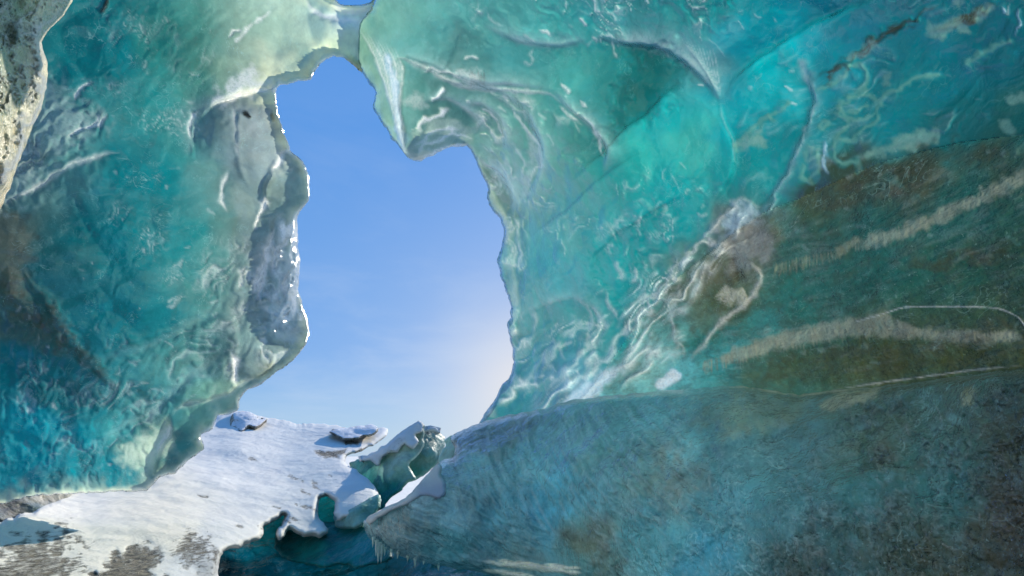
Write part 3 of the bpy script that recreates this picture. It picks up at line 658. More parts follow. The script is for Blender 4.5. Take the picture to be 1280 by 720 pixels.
# frilled ridges right of the opening
for pts, f in (([(598, 135), (612, 140), (622, 150), (627, 165), (627, 176)], .6), ([(636, 118), (640, 135), (650, 150), (660, 165), (672, 180), (676, 195), (670, 212), (662, 228), (655, 245)], .62), ([(640, 180), (652, 195), (658, 208), (652, 230)], .4),
               ([(655, 130), (665, 134), (667, 142)], .6), ([(700, 133), (712, 145), (722, 150)], .55), ([(702, 104), (712, 118)], .7), ([(722, 140), (740, 155), (750, 175), (755, 195), (760, 200)], .6), ([(617, 195), (630, 212), (638, 230), (640, 250)], .4),
               ([(584, 127), (592, 130)], .7), ([(725, 125), (733, 135)], .6), ([(673, 37), (685, 40), (692, 48)], .8), ([(652, 42), (665, 50), (672, 56)], .4), ([(725, 22), (731, 31)], .8), ([(740, 45), (748, 52)], .5)):
    R.ridge(pts, 2.8, .05, frost=f * .6, side=1, rag=1.3)
R.blob([(660, 165), (672, 180), (676, 200), (662, 235), (650, 250), (655, 215), (662, 190)], (150, 178, 175), a=.55, soft=7, frost=.25)
R.blob([(592, 195), (612, 215), (625, 250), (612, 235)], (120, 135, 115), a=.6, soft=6)
# folded pocket with its overhanging lip
R.blob([(800, 64), (830, 66), (856, 84), (850, 105), (815, 140), (780, 165), (760, 170), (768, 130), (780, 90)], (12, 112, 108), a=.45, soft=14, h=-.05)
for k in range(10): R.ridge([(846 + k * 5, 40 + k * 2), (862 + k * 4, 62 + k * 4), (884 + k * 2, 92 + k * 3), (900, 124)], 1.5, .012, frost=.2, rag=.5)
R.ridge([(900, 124), (904, 150), (916, 175), (918, 200), (926, 210)], 2, .03, frost=.08)
R.ridge([(700, 20), (680, 60), (690, 90)], 16, .05); R.ridge([(560, 20), (570, 60), (560, 95)], 12, -.08)
# sweeping curtain edge in the upper right wall
R.ridge([(998, 72), (1008, 88), (1018, 120), (1012, 150), (998, 185), (985, 215), (965, 250), (945, 275)], 2.5, .03, frost=.22, rag=.8)
R.ridge([(998, 72), (1010, 92), (1015, 118)], 7, .02, frost=.16, col=(110, 140, 150), a=.3, rag=.8)
# sediment seam and scratches above
R.ridge([(1015, 103), (1050, 85), (1090, 50), (1130, 30), (1175, 0)], 3.4, .03, dirt=1, rag=1.2, col=(45, 75, 70), a=.8)
R.ridge([(1010, 110), (1060, 82), (1105, 45), (1150, 22)], 5, .01, dirt=1, rag=1.4)
R.ridge([(1165, 45), (1185, 32), (1215, 18), (1243, 2)], 5, .02, dirt=1, rag=1, col=(120, 95, 70), a=.9)
for pl in ([(1158, 25), (1180, 28), (1200, 20), (1212, 38), (1205, 42), (1190, 34), (1178, 50), (1160, 40)], [(1215, 15), (1238, 5), (1236, 18), (1220, 28)], [(1190, 0), (1205, 0), (1200, 14)], [(1062, 72), (1090, 50), (1100, 55), (1085, 70)],
           [(922, 178), (940, 166), (952, 165), (958, 185), (945, 182), (932, 190)], [(1102, 92), (1116, 90), (1114, 108), (1102, 110)], [(1075, 195), (1110, 178), (1140, 168), (1172, 160), (1172, 178), (1140, 188), (1110, 192), (1080, 202)],
           [(1255, 120), (1280, 114), (1285, 128), (1262, 128)], [(1248, 152), (1262, 152), (1270, 166), (1256, 168)]):
    R.blob(pl, (115, 160, 142), a=.65, soft=3.5, frost=.12, rough=2.5)
pale = (135, 175, 155)
for pts in ([(1022, 112), (1045, 104), (1055, 92), (1062, 82), (1074, 80), (1085, 90), (1084, 106), (1075, 116), (1060, 122), (1050, 132), (1046, 143)], [(1062, 122), (1085, 118), (1096, 126), (1092, 146), (1072, 150), (1056, 146), (1048, 132)],
            [(1046, 143), (1060, 152), (1050, 168), (1045, 178), (1042, 196), (1055, 206), (1072, 202), (1076, 214)], [(1098, 146), (1085, 160), (1065, 176), (1050, 174)], [(1028, 150), (1038, 154), (1032, 164), (1026, 158), (1030, 150)],
            [(1015, 184), (1006, 190), (1010, 202), (1020, 196)], [(1024, 186), (1022, 210), (1012, 228), (1002, 222), (1004, 206)], [(1102, 130), (1104, 118), (1122, 112), (1140, 98), (1175, 94)], [(1210, 80), (1225, 66), (1245, 58), (1262, 50)], [(1082, 132), (1070, 140), (1060, 138)],
            [(985, 128), (968, 142), (950, 152), (925, 178), (920, 188)], [(961, 145), (967, 151)]):
    R.ridge(pts, 5.0, .006, col=(50, 150, 148), a=.45, rag=.8, taper=False); R.ridge(pts, 2.8, .006, frost=.03, col=pale, a=.5, rag=1.0, taper=False)
for pts in ([(1032, 174), (1034, 190), (1030, 206), (1034, 218)], [(1272, 8), (1274, 30), (1268, 45)], [(1252, 8), (1258, 18)]):
    R.ridge(pts, 2.4, .02, frost=.25, col=(110, 175, 205), a=.6, rag=1)
for x, y in ((990, 128), (986, 110), (990, 90), (876, 106)): R.ridge([(x - 2, y), (x + 3, y + 1)], 2.0, .01, frost=.3, taper=False, rag=1.5)
# drip-like frost fringe between clear and dirty ice
rg = np.random.default_rng(12)
line = np.array([(955, 255), (925, 275), (895, 300), (870, 330), (835, 365), (800, 395), (775, 430), (760, 455), (735, 485)], float)
fr_ang = lambda X, Y: np.clip(48 + (X - 800) * .03, 40, 62)
R.flow([(955, 240), (985, 262), (905, 325), (860, 380), (850, 440), (790, 480), (700, 512), (650, 515), (690, 470), (740, 430), (765, 380), (830, 330), (890, 280)], fr_ang, lu=85, lv=10, amp=.08, frost=.45, dark=.45, soft=22, seed=31, pale=(150, 185, 200), pa=.45, cover=.4, warp=.8)
R.flow([(955, 245), (950, 275), (900, 320), (850, 360), (800, 395), (770, 420), (820, 350), (890, 285)], 70, lu=26, lv=8, amp=.04, frost=.6, dark=.2, soft=16, seed=33, cover=.15, warp=.9)
R.flow([(640, 400), (760, 395), (740, 470), (640, 520), (605, 525)], 58, lu=45, lv=13, amp=.06, frost=.45, dark=.35, soft=22, seed=35, pale=(140, 180, 185), pa=.4, cover=.25, warp=.9)
R.flow([(590, 195), (640, 190), (660, 300), (650, 420), (636, 420), (622, 300)], 80, lu=40, lv=13, amp=.05, frost=.25, dark=.3, soft=16, seed=37, pale=(165, 185, 180), pa=.4, cover=.4)
R.flow([(585, 115), (690, 120), (760, 150), (740, 215), (690, 260), (640, 250), (600, 190)], -58, lu=50, lv=15, amp=.05, frost=.38, dark=.15, soft=22, seed=39, cover=.0, sharp=5)
R.flow([(680, 280), (860, 180), (910, 230), (800, 350), (700, 390)], 38, lu=45, lv=16, amp=.03, frost=.22, dark=.12, soft=40, seed=43, cover=-.05, sharp=5)
R.flow([(740, 280), (890, 215), (930, 250), (830, 330), (760, 370)], 78, lu=26, lv=9, amp=.03, frost=.4, dark=.1, soft=20, seed=45, cover=-.08, sharp=5)
R.flow([(560, -20), (930, -20), (880, 60), (700, 60), (600, 70)], -55, lu=34, lv=9, amp=.03, frost=.4, dark=.15, soft=25, seed=47, cover=-.1, sharp=5)
R.flow([(880, -20), (1300, -20), (1300, 130), (1000, 230), (930, 240)], 28, lu=70, lv=11, amp=.012, frost=.08, dark=.16, soft=30, seed=49, cover=.0)
R.flow([(1480, 130), (1280, 175), (1050, 235), (900, 330), (880, 440), (860, 480), (1480, 440)], lambda X, Y: 20 - (Y - 300) * .06, lu=70, lv=7, amp=.004, frost=.05, dark=.16, soft=10, seed=51, cover=.3, warp=.5)
R.blob([(915, 255), (945, 258), (950, 270), (925, 285), (905, 290)], frost=.35, soft=8, col=(110, 160, 190), a=.5)  # bluish patch painted as reflected sky
for pts, f, w_ in (([(962, 262), (945, 258), (930, 250), (914, 262), (900, 285), (888, 300), (862, 318), (840, 345), (825, 365), (812, 372), (790, 385), (775, 400), (782, 410)], .6, 4), ([(700, 500), (715, 480), (738, 458), (765, 440), (776, 420), (790, 405), (815, 380)], .55, 6),
                   ([(850, 345), (842, 370), (840, 400), (850, 430), (852, 448)], .45, 5), ([(830, 350), (815, 380), (800, 400), (780, 420)], .6, 5), ([(757, 360), (762, 380), (770, 398)], .4, 3), ([(742, 385), (752, 400), (755, 412)], .4, 4), ([(790, 330), (795, 345), (788, 355)], .6, 3), ([(772, 325), (775, 345), (772, 352)], .5, 3),
                   ([(722, 375), (735, 382), (740, 395), (745, 410)], .3, 4), ([(700, 500), (712, 470), (725, 440), (755, 420)], .5, 4), ([(690, 420), (700, 440), (706, 450)], .3, 3), ([(664, 385), (670, 400), (668, 420)], .35, 3)):
    R.ridge(pts, w_ * 1.2, .06, frost=f * .5, side=1, rag=1.2)
R.blob([(700, 505), (720, 485), (745, 470), (775, 452), (780, 462), (760, 480), (735, 500)], (150, 180, 215), a=.6, soft=6, frost=.5)  # lavender sky reflection painted into the colour
R.blob([(760, 470), (772, 455), (800, 430), (830, 420), (850, 450), (820, 480)], (100, 150, 150), a=.3, soft=8, frost=.12)
R.blob([(818, 478), (840, 462), (850, 470), (838, 482), (820, 486)], frost=.7, soft=3, col=(160, 190, 230), a=.6)  # painted sky sheen, as on the patch beside it
R.ridge([(755, 375), (775, 385), (782, 400), (775, 412)], 6, .08, side=-1)
R.flecks([(640, 250), (760, 220), (860, 200), (900, 260), (820, 340), (720, 400), (650, 400)], 22, length=(12, 40), w=(1.4, 3), frost=(.08, .32), seed=21)
R.flecks([(740, 270), (880, 220), (880, 290), (800, 350), (750, 350)], 22, length=(10, 26), w=(2, 4.5), frost=(.1, .25), ang=(75, 20), seed=22, col=(110, 175, 160))
R.flecks([(580, 110), (760, 110), (740, 190), (690, 240), (630, 240), (600, 180)], 30, length=(8, 28), w=(1.4, 3), frost=(.1, .35), ang=(-60, 25), seed=23)
R.flecks([(600, 0), (960, 0), (900, 60), (700, 60), (620, 60)], 28, length=(14, 44), w=(1.2, 3), frost=(.1, .35), ang=(-60, 30), seed=24)
R.flecks([(860, 0), (1280, 0), (1280, 150), (1000, 240), (920, 250), (880, 120)], 22, length=(8, 26), w=(1.2, 2.2), frost=(.06, .25), seed=25)
R.flecks([(650, 410), (760, 400), (740, 480), (620, 520)], 40, length=(10, 40), w=(1.6, 3.4), frost=(.15, .45), ang=(60, 22), seed=26)
# dirty block of ice with a scraped knob
R.blob([(880, 330), (925, 285), (965, 268), (975, 300), (950, 330), (950, 360), (925, 395), (880, 420), (860, 400)], (85, 85, 65), a=.5, soft=8, dirt=.6)
R.blob([(905, 300), (935, 282), (960, 285), (965, 310), (940, 330), (915, 345)], (120, 118, 130), a=.4, soft=8, frost=.12)
R.ridge([(915, 300), (918, 325), (925, 345), (935, 350)], 7, -.09, dirt=1, rag=.3)
R.ridge([(926, 335), (940, 330), (952, 345), (945, 365), (925, 385), (900, 405), (880, 430), (860, 452)], 5, .08, frost=.3, side=-1, rag=.2)
for k in range(26):
    a = math.radians(60 + k * 3.2); R.ridge([(920 + 14 * math.cos(a), 345 + 14 * math.sin(a)), (920 + 36 * math.cos(a), 350 + 36 * math.sin(a))], 1.1, .012, frost=.22, col=(140, 130, 100), a=.5)
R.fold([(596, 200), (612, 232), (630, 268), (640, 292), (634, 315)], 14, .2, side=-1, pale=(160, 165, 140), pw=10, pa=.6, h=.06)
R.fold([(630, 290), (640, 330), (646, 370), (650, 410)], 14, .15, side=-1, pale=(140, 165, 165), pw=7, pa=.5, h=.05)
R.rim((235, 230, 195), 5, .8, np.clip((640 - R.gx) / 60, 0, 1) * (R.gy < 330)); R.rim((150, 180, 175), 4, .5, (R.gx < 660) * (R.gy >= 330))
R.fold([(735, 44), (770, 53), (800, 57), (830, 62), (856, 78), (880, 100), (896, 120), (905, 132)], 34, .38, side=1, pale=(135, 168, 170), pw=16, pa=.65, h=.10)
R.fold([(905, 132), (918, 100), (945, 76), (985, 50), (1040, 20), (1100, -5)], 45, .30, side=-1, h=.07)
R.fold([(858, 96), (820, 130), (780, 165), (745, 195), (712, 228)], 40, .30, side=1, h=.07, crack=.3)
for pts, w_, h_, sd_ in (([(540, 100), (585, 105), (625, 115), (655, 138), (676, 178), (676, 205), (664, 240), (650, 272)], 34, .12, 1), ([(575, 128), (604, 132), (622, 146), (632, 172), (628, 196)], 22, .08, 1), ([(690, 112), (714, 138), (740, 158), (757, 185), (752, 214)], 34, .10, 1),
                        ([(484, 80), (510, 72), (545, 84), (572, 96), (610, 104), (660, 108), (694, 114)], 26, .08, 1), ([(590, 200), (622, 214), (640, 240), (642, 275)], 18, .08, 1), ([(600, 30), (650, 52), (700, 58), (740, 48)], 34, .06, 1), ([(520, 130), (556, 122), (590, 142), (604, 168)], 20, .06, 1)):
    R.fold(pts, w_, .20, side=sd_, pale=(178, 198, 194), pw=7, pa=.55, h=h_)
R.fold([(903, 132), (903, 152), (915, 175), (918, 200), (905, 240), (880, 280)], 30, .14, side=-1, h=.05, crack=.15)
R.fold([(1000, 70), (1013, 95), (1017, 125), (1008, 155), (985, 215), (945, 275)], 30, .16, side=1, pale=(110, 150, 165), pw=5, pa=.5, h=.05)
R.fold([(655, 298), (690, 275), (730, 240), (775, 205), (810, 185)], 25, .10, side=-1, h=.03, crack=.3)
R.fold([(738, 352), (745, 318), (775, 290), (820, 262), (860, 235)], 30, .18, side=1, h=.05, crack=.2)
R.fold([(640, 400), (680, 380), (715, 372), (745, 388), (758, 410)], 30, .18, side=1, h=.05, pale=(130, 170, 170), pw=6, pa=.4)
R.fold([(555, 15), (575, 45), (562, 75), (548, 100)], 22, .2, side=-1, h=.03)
R.dirt = np.maximum(R.dirt, msed * .34)
tan = (142, 140, 120)
def comb(top, bot, n, col, seed):
    rg = np.random.default_rng(seed); top = np.array(smooth_poly(top, 0, 1, 4, False)); bot = np.array(smooth_poly(bot, 0, 1, 4, False))
    for k in range(n):
        t = rg.uniform(0, 1); a = top[int(t * (len(top) - 1))]; b = bot[int(t * (len(bot) - 1))]
        e = rg.uniform(.6, 1.15)
        R.ridge([tuple(a), tuple(a + (b - a) * e)], rg.uniform(.9, 1.8), .002, frost=rg.uniform(.0, .08), col=np.array(col) * rg.uniform(.75, 1.05), a=rg.uniform(.15, .5), rag=.3)
R.blob([(1285, 212), (1240, 230), (1200, 252), (1165, 268), (1120, 285), (1080, 297), (1082, 310), (1120, 300), (1168, 283), (1200, 264), (1250, 242), (1285, 226)], tan, a=.6, soft=4, frost=.1, rough=3)
R.blob([(1046, 312), (1055, 303), (1072, 297), (1068, 308), (1050, 318)], tan, a=.8, soft=3)
comb([(1280, 213), (1200, 250), (1110, 287), (1060, 300)], [(1280, 230), (1200, 268), (1110, 308), (1060, 316)], 110, tan, 1)
comb([(1050, 312), (1000, 320), (965, 330)], [(1050, 325), (1000, 340), (960, 350)], 90, (120, 130, 105), 2)
R.blob([(905, 442), (960, 422), (1000, 411), (1060, 400), (1105, 390), (1120, 402), (1160, 412), (1268, 416), (1270, 428), (1180, 425), (1080, 420), (1030, 422), (960, 440), (910, 452)], tan, a=.6, soft=4, frost=.12, rough=2)
comb([(880, 450), (960, 422), (1060, 398), (1110, 392), (1150, 410), (1268, 413)], [(880, 470), (960, 445), (1060, 426), (1110, 426), (1150, 426), (1268, 430)], 330, tan, 3)
R.ridge([(1070, 402), (1105, 392), (1130, 384), (1180, 383), (1245, 385), (1272, 396), (1284, 412)], 1.3, .01, frost=.35, taper=False, rag=.1)
R.ridge([(1284, 456), (1220, 462), (1160, 470), (1110, 477), (1040, 487)], 1.6, .02, frost=.3, rag=.2)
R.blob([(990, 445), (1080, 430), (1200, 434), (1290, 432), (1290, 452), (1150, 465), (1000, 478), (930, 478)], (78, 76, 42), a=.5, soft=10, dirt=.5, wisp=.15)
R.flecks(sedpoly[1:10] + [(900, 470), (1280, 450)], 150, length=(6, 26), w=(1.6, 5), frost=(.0, .12), ang=(18, 22), seed=27, h=.005, col=(85, 135, 130))
for pts, w_ in (([(960, 270), (1040, 238), (1120, 212), (1200, 192), (1290, 178)], 12), ([(1000, 262), (1080, 245), (1160, 232)], 9), ([(1100, 330), (1200, 322), (1290, 300)], 10), ([(1150, 440), (1290, 400)], 9)):
    R.ridge(pts, w_, .01, dirt=.6, rag=1.2, col=(70, 66, 50), a=.5)
R.trans = np.where(msed > .5, .42, R.trans)
rw = thing('ice_wall', survey(1000, 600, 4.4), 'glowing turquoise roof and right wall of the ice cave, scalloped and folded', 'ice wall')
tipp = [(430, 60), (444, 20), (470, 28), (484, 80), (497, 120), (508, 196), (500, 196), (430, 140)]
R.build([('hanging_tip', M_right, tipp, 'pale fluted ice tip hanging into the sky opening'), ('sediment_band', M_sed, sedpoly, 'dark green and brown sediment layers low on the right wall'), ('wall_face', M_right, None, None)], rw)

def side_wall(sh, x_edge, y0, y1, mat, parent, name, reach=3.2):
    """the same wall carried on past the right of the frame, beside and behind the viewer"""
    i = int(round((x_edge - 3 - sh.gx[0, 0]) / sh.step)); j0 = max(int((y0 - sh.gy[0, 0]) / sh.step), 0); j1 = min(int((y1 - sh.gy[0, 0]) / sh.step), sh.gx.shape[0] - 1)
    jj = np.arange(j0, j1, 4); D = (sh.D + sh.dz)[jj, i]; P = survey(sh.gx[jj, i], sh.gy[jj, i], D); n = 60
    t = np.linspace(0, 1, n)
    V = P[:, None, :] + t[None, :, None] * np.array([.55, -reach, 0.]) + 0.0
    V[..., 0] += .16 * fbm(V * 1.1, 4, 77) * np.clip(t * 6, 0, 1)[None]
    tn = np.repeat(sh.tint[jj, i][:, None], n, 1); ax = np.stack([a[jj, i] for a in (sh.frost, sh.dirt, sh.wisp, sh.trans)], -1); ax = np.repeat(ax[:, None], n, 1)
    f = np.array([(a * n + b, (a + 1) * n + b, (a + 1) * n + b + 1, a * n + b + 1) for a in range(len(jj) - 1) for b in range(n - 1)])
    return mesh_obj(name, V.reshape(-1, 3), f, mat, parent, {'tint': tn.reshape(-1, 3), 'aux': ax.reshape(-1, 4)})
side_wall(R, 1480, -255, 100, M_right, rw, 'side_wall'); side_wall(R, 1480, 92, 640, M_sed, rw, 'side_wall')

# ------------------------------------------------------------------ LOWER RIGHT BLOCK
blk_poly = [(562, 546), (580, 536), (600, 528), (640, 518), (687, 509), (717, 500), (760, 495), (804, 490), (854, 487), (893, 483), (940, 484), (996, 493), (1040, 488), (1100, 483), (1170, 474), (1280, 460), (1480, 440), (1480, 900), (700, 900), (640, 735), (604, 717), (567, 710), (524, 703), (494, 693), (467, 677), (455, 663), (456, 650), (477, 637), (507, 623), (530, 600), (547, 580), (566, 570), (568, 560)]
blk_depth = [(455, 655, 4.9), (510, 650, 4.5), (550, 590, 4.8), (520, 700, 4.6), (562, 546, 5.6), (580, 570, 5.0), (640, 520, 5.5), (640, 600, 4.5), (620, 700, 4.3), (717, 500, 5.0), (760, 600, 3.8), (760, 700, 3.5), (850, 487, 4.3), (900, 600, 3.1), (900, 720, 2.8), (1000, 490, 3.5), (1100, 480, 3.0), (1050, 600, 2.6), (1050, 720, 2.3), (1280, 460, 2.15), (1280, 600, 1.95), (1280, 720, 1.8), (1480, 440, 1.6), (1480, 900, 1.3), (900, 900, 2.5), (1200, 900, 1.7), (700, 880, 3.4)]
blk_cols = [(580, 545, 85, 100, 105), (640, 530, 88, 108, 112), (600, 560, 80, 105, 110), (700, 530, 85, 130, 135), (760, 520, 80, 130, 135), (830, 520, 80, 140, 145), (600, 580, 85, 140, 150), (650, 570, 80, 148, 158), (700, 600, 40, 135, 155), (760, 560, 75, 130, 130), (820, 600, 80, 120, 115), (500, 660, 75, 105, 115), (560, 640, 90, 130, 145), (530, 620, 120, 145, 160), (560, 690, 55, 110, 120),
    (620, 650, 55, 135, 155), (680, 650, 30, 125, 150), (720, 690, 50, 110, 115), (740, 680, 80, 95, 80), (800, 660, 45, 120, 130), (850, 560, 85, 145, 150), (900, 560, 60, 110, 115), (950, 510, 80, 112, 102), (1000, 560, 55, 100, 105), (900, 640, 45, 110, 120), (1000, 640, 40, 90, 95), (870, 700, 20, 110, 130), (1050, 520, 60, 90, 80), (1100, 560, 45, 75, 60), (1100, 620, 35, 85, 85),
    (1200, 520, 55, 85, 75), (1200, 600, 35, 85, 85), (1270, 560, 55, 70, 50), (1270, 640, 50, 45, 25), (1270, 700, 40, 40, 25), (1000, 700, 30, 65, 65), (1150, 700, 40, 50, 35), (640, 705, 70, 110, 115), (620, 560, 80, 115, 120)]
B = Sheet(blk_poly, blk_depth, blk_cols, step=1.8, curl=9, curl_d=.45, back=1.5, rough=1.4, seed=6)
B.relief(.04, 1.8, s_worley=.05, wfreq=1.8, seed=33)
rg = np.random.default_rng(3)
for k in range(150):      # fan of flow lines sweeping down to the right from the top edge
    x = rg.uniform(565, 860); y = 535 + rg.uniform(0, 90); a = math.radians(78 - (x - 560) * .11 + rg.normal(0, 5)); a = max(a, math.radians(38)); q = [(x, y)]
    Ln = rg.uniform(25, 90)
    for m_ in range(4): x += math.cos(a) * Ln / 4; y += math.sin(a) * Ln / 4; a -= .10; q.append((x, y))
    B.ridge(q, rg.uniform(1.6, 3), rg.choice([-1, 1]) * rg.uniform(.01, .025), frost=rg.uniform(0, .22), rag=.5)
for k in range(90):
    x = rg.uniform(480, 660); y = rg.uniform(630, 700); Ln = rg.uniform(20, 60); a = math.radians(rg.normal(28, 8)); q = [(x, y)]
    for m_ in range(3): x += math.cos(a) * Ln / 3; y += math.sin(a) * Ln / 3; a -= .08; q.append((x, y))
    B.ridge(q, rg.uniform(1.4, 2.6), .014, frost=rg.uniform(0, .2), rag=.5)
B.flecks([(840, 500), (1280, 480), (1280, 720), (860, 720), (700, 640)], 170, length=(8, 40), w=(1.6, 6), frost=(.0, .12), seed=41, h=.01, col=(80, 125, 135))
B.flecks([(840, 500), (1280, 480), (1280, 720), (860, 720)], 60, length=(14, 45), w=(1.2, 2.0), frost=(.15, .4), ang=(-70, 18), seed=42, h=.012)
B.flecks([(560, 560), (850, 520), (850, 700), (600, 700)], 70, length=(6, 24), w=(1.2, 4), frost=(.03, .16), seed=43, h=.008)
for pl, c_ in (([(562, 545), (640, 522), (700, 512), (690, 530), (640, 545), (600, 560), (580, 575)], (75, 78, 80)), ([(820, 590), (860, 575), (880, 610), (840, 630)], (100, 90, 70)), ([(700, 655), (745, 672), (780, 705), (740, 700), (700, 675)], (88, 80, 62)), ([(822, 565), (842, 558), (845, 575), (826, 580)], (150, 130, 95)),
               ([(1085, 500), (1130, 510), (1110, 600), (1080, 580)], (62, 50, 32)), ([(1230, 500), (1290, 520), (1290, 720), (1250, 700), (1245, 600)], (60, 42, 22)), ([(1010, 660), (1200, 650), (1280, 720), (1000, 720)], (40, 44, 32)), ([(930, 490), (1000, 496), (990, 520), (900, 540), (860, 520)], (110, 110, 82))):
    B.blob(pl, c_, a=.4, soft=18, dirt=.4, rough=6)
B.dirt = np.maximum(B.dirt, np.clip((B.gx - 820) / 400, 0, 1) * .5)
B.adj([(1150, 600, 180, 1.25), (650, 700, 60, .8)])
gm = B.tint.mean(-1, keepdims=True); B.tint = B.tint * .78 + gm * .22
B.flow([(560, 545), (720, 505), (860, 500), (860, 640), (760, 690), (640, 650), (560, 620)], lambda X, Y: -(78 - (X - 560) * .13), lu=38, lv=6.5, amp=.016, frost=.2, dark=.3, soft=20, seed=61, cover=.5, warp=.8)
B.flow([(450, 650), (560, 600), (700, 650), (640, 720), (520, 705)], -28, lu=50, lv=5, amp=.016, frost=.16, dark=.4, soft=14, seed=63, cover=.5, warp=.7)
B.flow([(760, 500), (1320, 470), (1320, 760), (760, 760)], -48, lu=16, lv=6, amp=.014, frost=.14, dark=.32, soft=30, seed=65, cover=.05, warp=1.6)
B.flow([(700, 560), (1320, 520), (1320, 760), (700, 760)], 35, lu=30, lv=9, amp=.012, frost=.10, dark=.25, soft=30, seed=67, cover=.2, warp=2.0)
tan2 = (140, 136, 112)
B.blob([(1025, 505), (1045, 495), (1070, 488), (1100, 484), (1090, 497), (1065, 508), (1035, 514)], tan2, a=.85, soft=3, frost=.1); B.blob([(1200, 495), (1212, 484), (1222, 486), (1212, 505), (1202, 510)], tan2, a=.8, soft=3)
B.blob([(945, 530), (975, 518), (1000, 512), (995, 525), (965, 536)], (120, 125, 108), a=.5, soft=6)
B.blob([(900, 540), (930, 530), (935, 540), (905, 550)], (120, 120, 100), a=.5, soft=6)
B.ridge([(568, 545), (572, 560), (565, 575), (560, 580)], 5, -.08, dirt=1, col=(50, 48, 50), a=.9)
B.ridge([(893, 483), (940, 484), (996, 494), (1040, 489), (1100, 483)], 2, .02, frost=.35, col=(170, 155, 125), a=.7)
B.ridge([(575, 538), (640, 517), (700, 505), (760, 496), (830, 489)], 3, .03, frost=.7)
for k in range(14):
    x = 600 + 12 * (k % 7) + rg.uniform(0, 8); y = 700 + 3 * (k // 2 % 5) + rg.uniform(0, 4)
    B.ridge([(x, y), (x + 14, y + 2), (x + 34, y + 6), (x + 50, y + 5)], 2, .03, frost=.75, col=(205, 190, 165), a=.7)  # golden reflections painted as warm strokes under the block
B.trans[:] = .7
blk = thing('ice_block', survey(760, 720, 3.4), 'huge dark blue ice block with scratched face in the lower right', 'ice block')
side_wall(B, 1480, 442, 890, M_block, blk, 'side_wall')
snowcap = [(430, 655), (477, 628), (507, 610), (530, 590), (546, 574), (560, 586), (566, 592), (556, 606), (556, 622), (530, 619), (522, 624), (505, 634), (480, 645), (465, 655), (455, 662)]
caps = smooth_poly([(455, 652), (461, 645), (478, 636), (507, 622), (528, 600), (547, 578), (553, 582), (551, 594), (556, 604), (557, 618), (548, 624), (536, 621), (525, 621), (510, 631), (490, 640), (474, 648), (462, 660), (456, 664)], 1, 8)
B.build([('block_face', M_block, None, None)], blk)
SC = Sheet([(457, 650), (461, 645), (478, 636), (507, 622), (528, 600), (547, 579), (553, 583), (551, 594), (557, 604), (558, 618), (548, 624), (536, 620), (525, 621), (510, 630), (490, 639), (474, 647), (462, 657)], [(455, 655, 4.84), (510, 630, 4.5), (550, 590, 4.66), (555, 620, 4.46), (480, 642, 4.62)], [(500, 630, 235, 240, 250), (550, 615, 190, 205, 235), (540, 590, 235, 240, 250)], step=1.8, curl=4, curl_d=.1, back=.12, rough=1, seed=9)
SC.relief(.01, 5, seed=3)
SC.build([('snow_cap', M_snow, None, 'bluish snow on the nose of the block')], blk)
# thin snow line lying on the block's upper edge
def icicle_mesh(p, ln, r, k):
    V, Fq = [], []
    seg, rings = 7, 6
    for a in range(rings):
        t = a / (rings - 1); rr = r * (1 - t) ** .8 * (1 + .15 * math.sin(a * 2.4 + k)) + .0006
        for b in range(seg):
            an = 2 * math.pi * b / seg
            V.append((p[0] + rr * math.cos(an) + .006 * t * math.sin(k), p[1] + rr * math.sin(an), p[2] - ln * t))
    for a in range(rings - 1):
        for b in range(seg): Fq.append((a * seg + b, a * seg + (b + 1) % seg, (a + 1) * seg + (b + 1) % seg, (a + 1) * seg + b))
    Fq = np.array(Fq); V = np.array(V)
    return V, Fq
rg = np.random.default_rng(5)
for k, (x, y, l_) in enumerate([(467, 674, 10), (471, 678, 15), (474, 681, 20), (478, 684, 17), (482, 687, 8), (498, 692, 7), (510, 697, 6), (519, 700, 9), (548, 705, 9), (489, 689, 5), (530, 702, 5)]):
    D_ = 4.75; p = survey(x, y - 3, D_); V_, F_ = icicle_mesh(p, l_ * 1.2 * D_ / F, .012 + .0006 * l_, k)
    at = np.tile(lin((170, 200, 205)), (len(V_), 1))
    ao = np.tile(np.array([.4, 0, .1, .5]), (len(V_), 1))
    mesh_obj('icicle', V_, F_, M_small, blk, {'tint': at, 'aux': ao})

# ------------------------------------------------------------------ SNOW BANK
bank_poly = [(-260, 700), (-60, 668), (0, 652), (33, 640), (60, 628), (90, 610), (100, 570), (200, 540), (262, 528), (272, 518), (297, 514), (310, 515), (342, 522), (367, 528), (400, 530), (430, 533), (472, 534), (486, 540), (470, 556), (440, 566), (431, 577), (447, 588), (460, 600), (467, 608), (477, 622), (472, 630), (460, 636), (448, 640), (436, 648), (420, 652), (416, 640), (421, 628), (408, 622), (399, 624), (397, 640), (405, 656), (410, 668), (398, 672), (380, 672), (362, 664), (356, 672), (348, 676), (346, 668), (352, 655), (355, 645), (340, 652), (328, 660), (327, 672),
    (315, 680), (300, 684), (286, 687), (274, 694), (273, 712), (274, 740), (276, 900), (-260, 900)]
bank_depth = [(-260, 700, 3.0), (-260, 900, 2.2), (0, 655, 4.6), (0, 720, 3.6), (0, 900, 2.3), (100, 610, 6.6), (100, 640, 5.6), (100, 720, 3.9), (200, 600, 7.6), (200, 650, 5.8), (200, 720, 4.2), (270, 530, 12.5), (297, 514, 14), (342, 523, 14), (400, 531, 14), (472, 535, 14), (300, 560, 10.5), (300, 600, 8.6), (300, 650, 6.6), (270, 700, 4.9), (400, 560, 11.5), (400, 600, 9.0), (400, 640, 7.6), (460, 590, 9.4), (470, 625, 8.0), (400, 670, 7.0), (350, 665, 6.7), (270, 880, 3.2)]
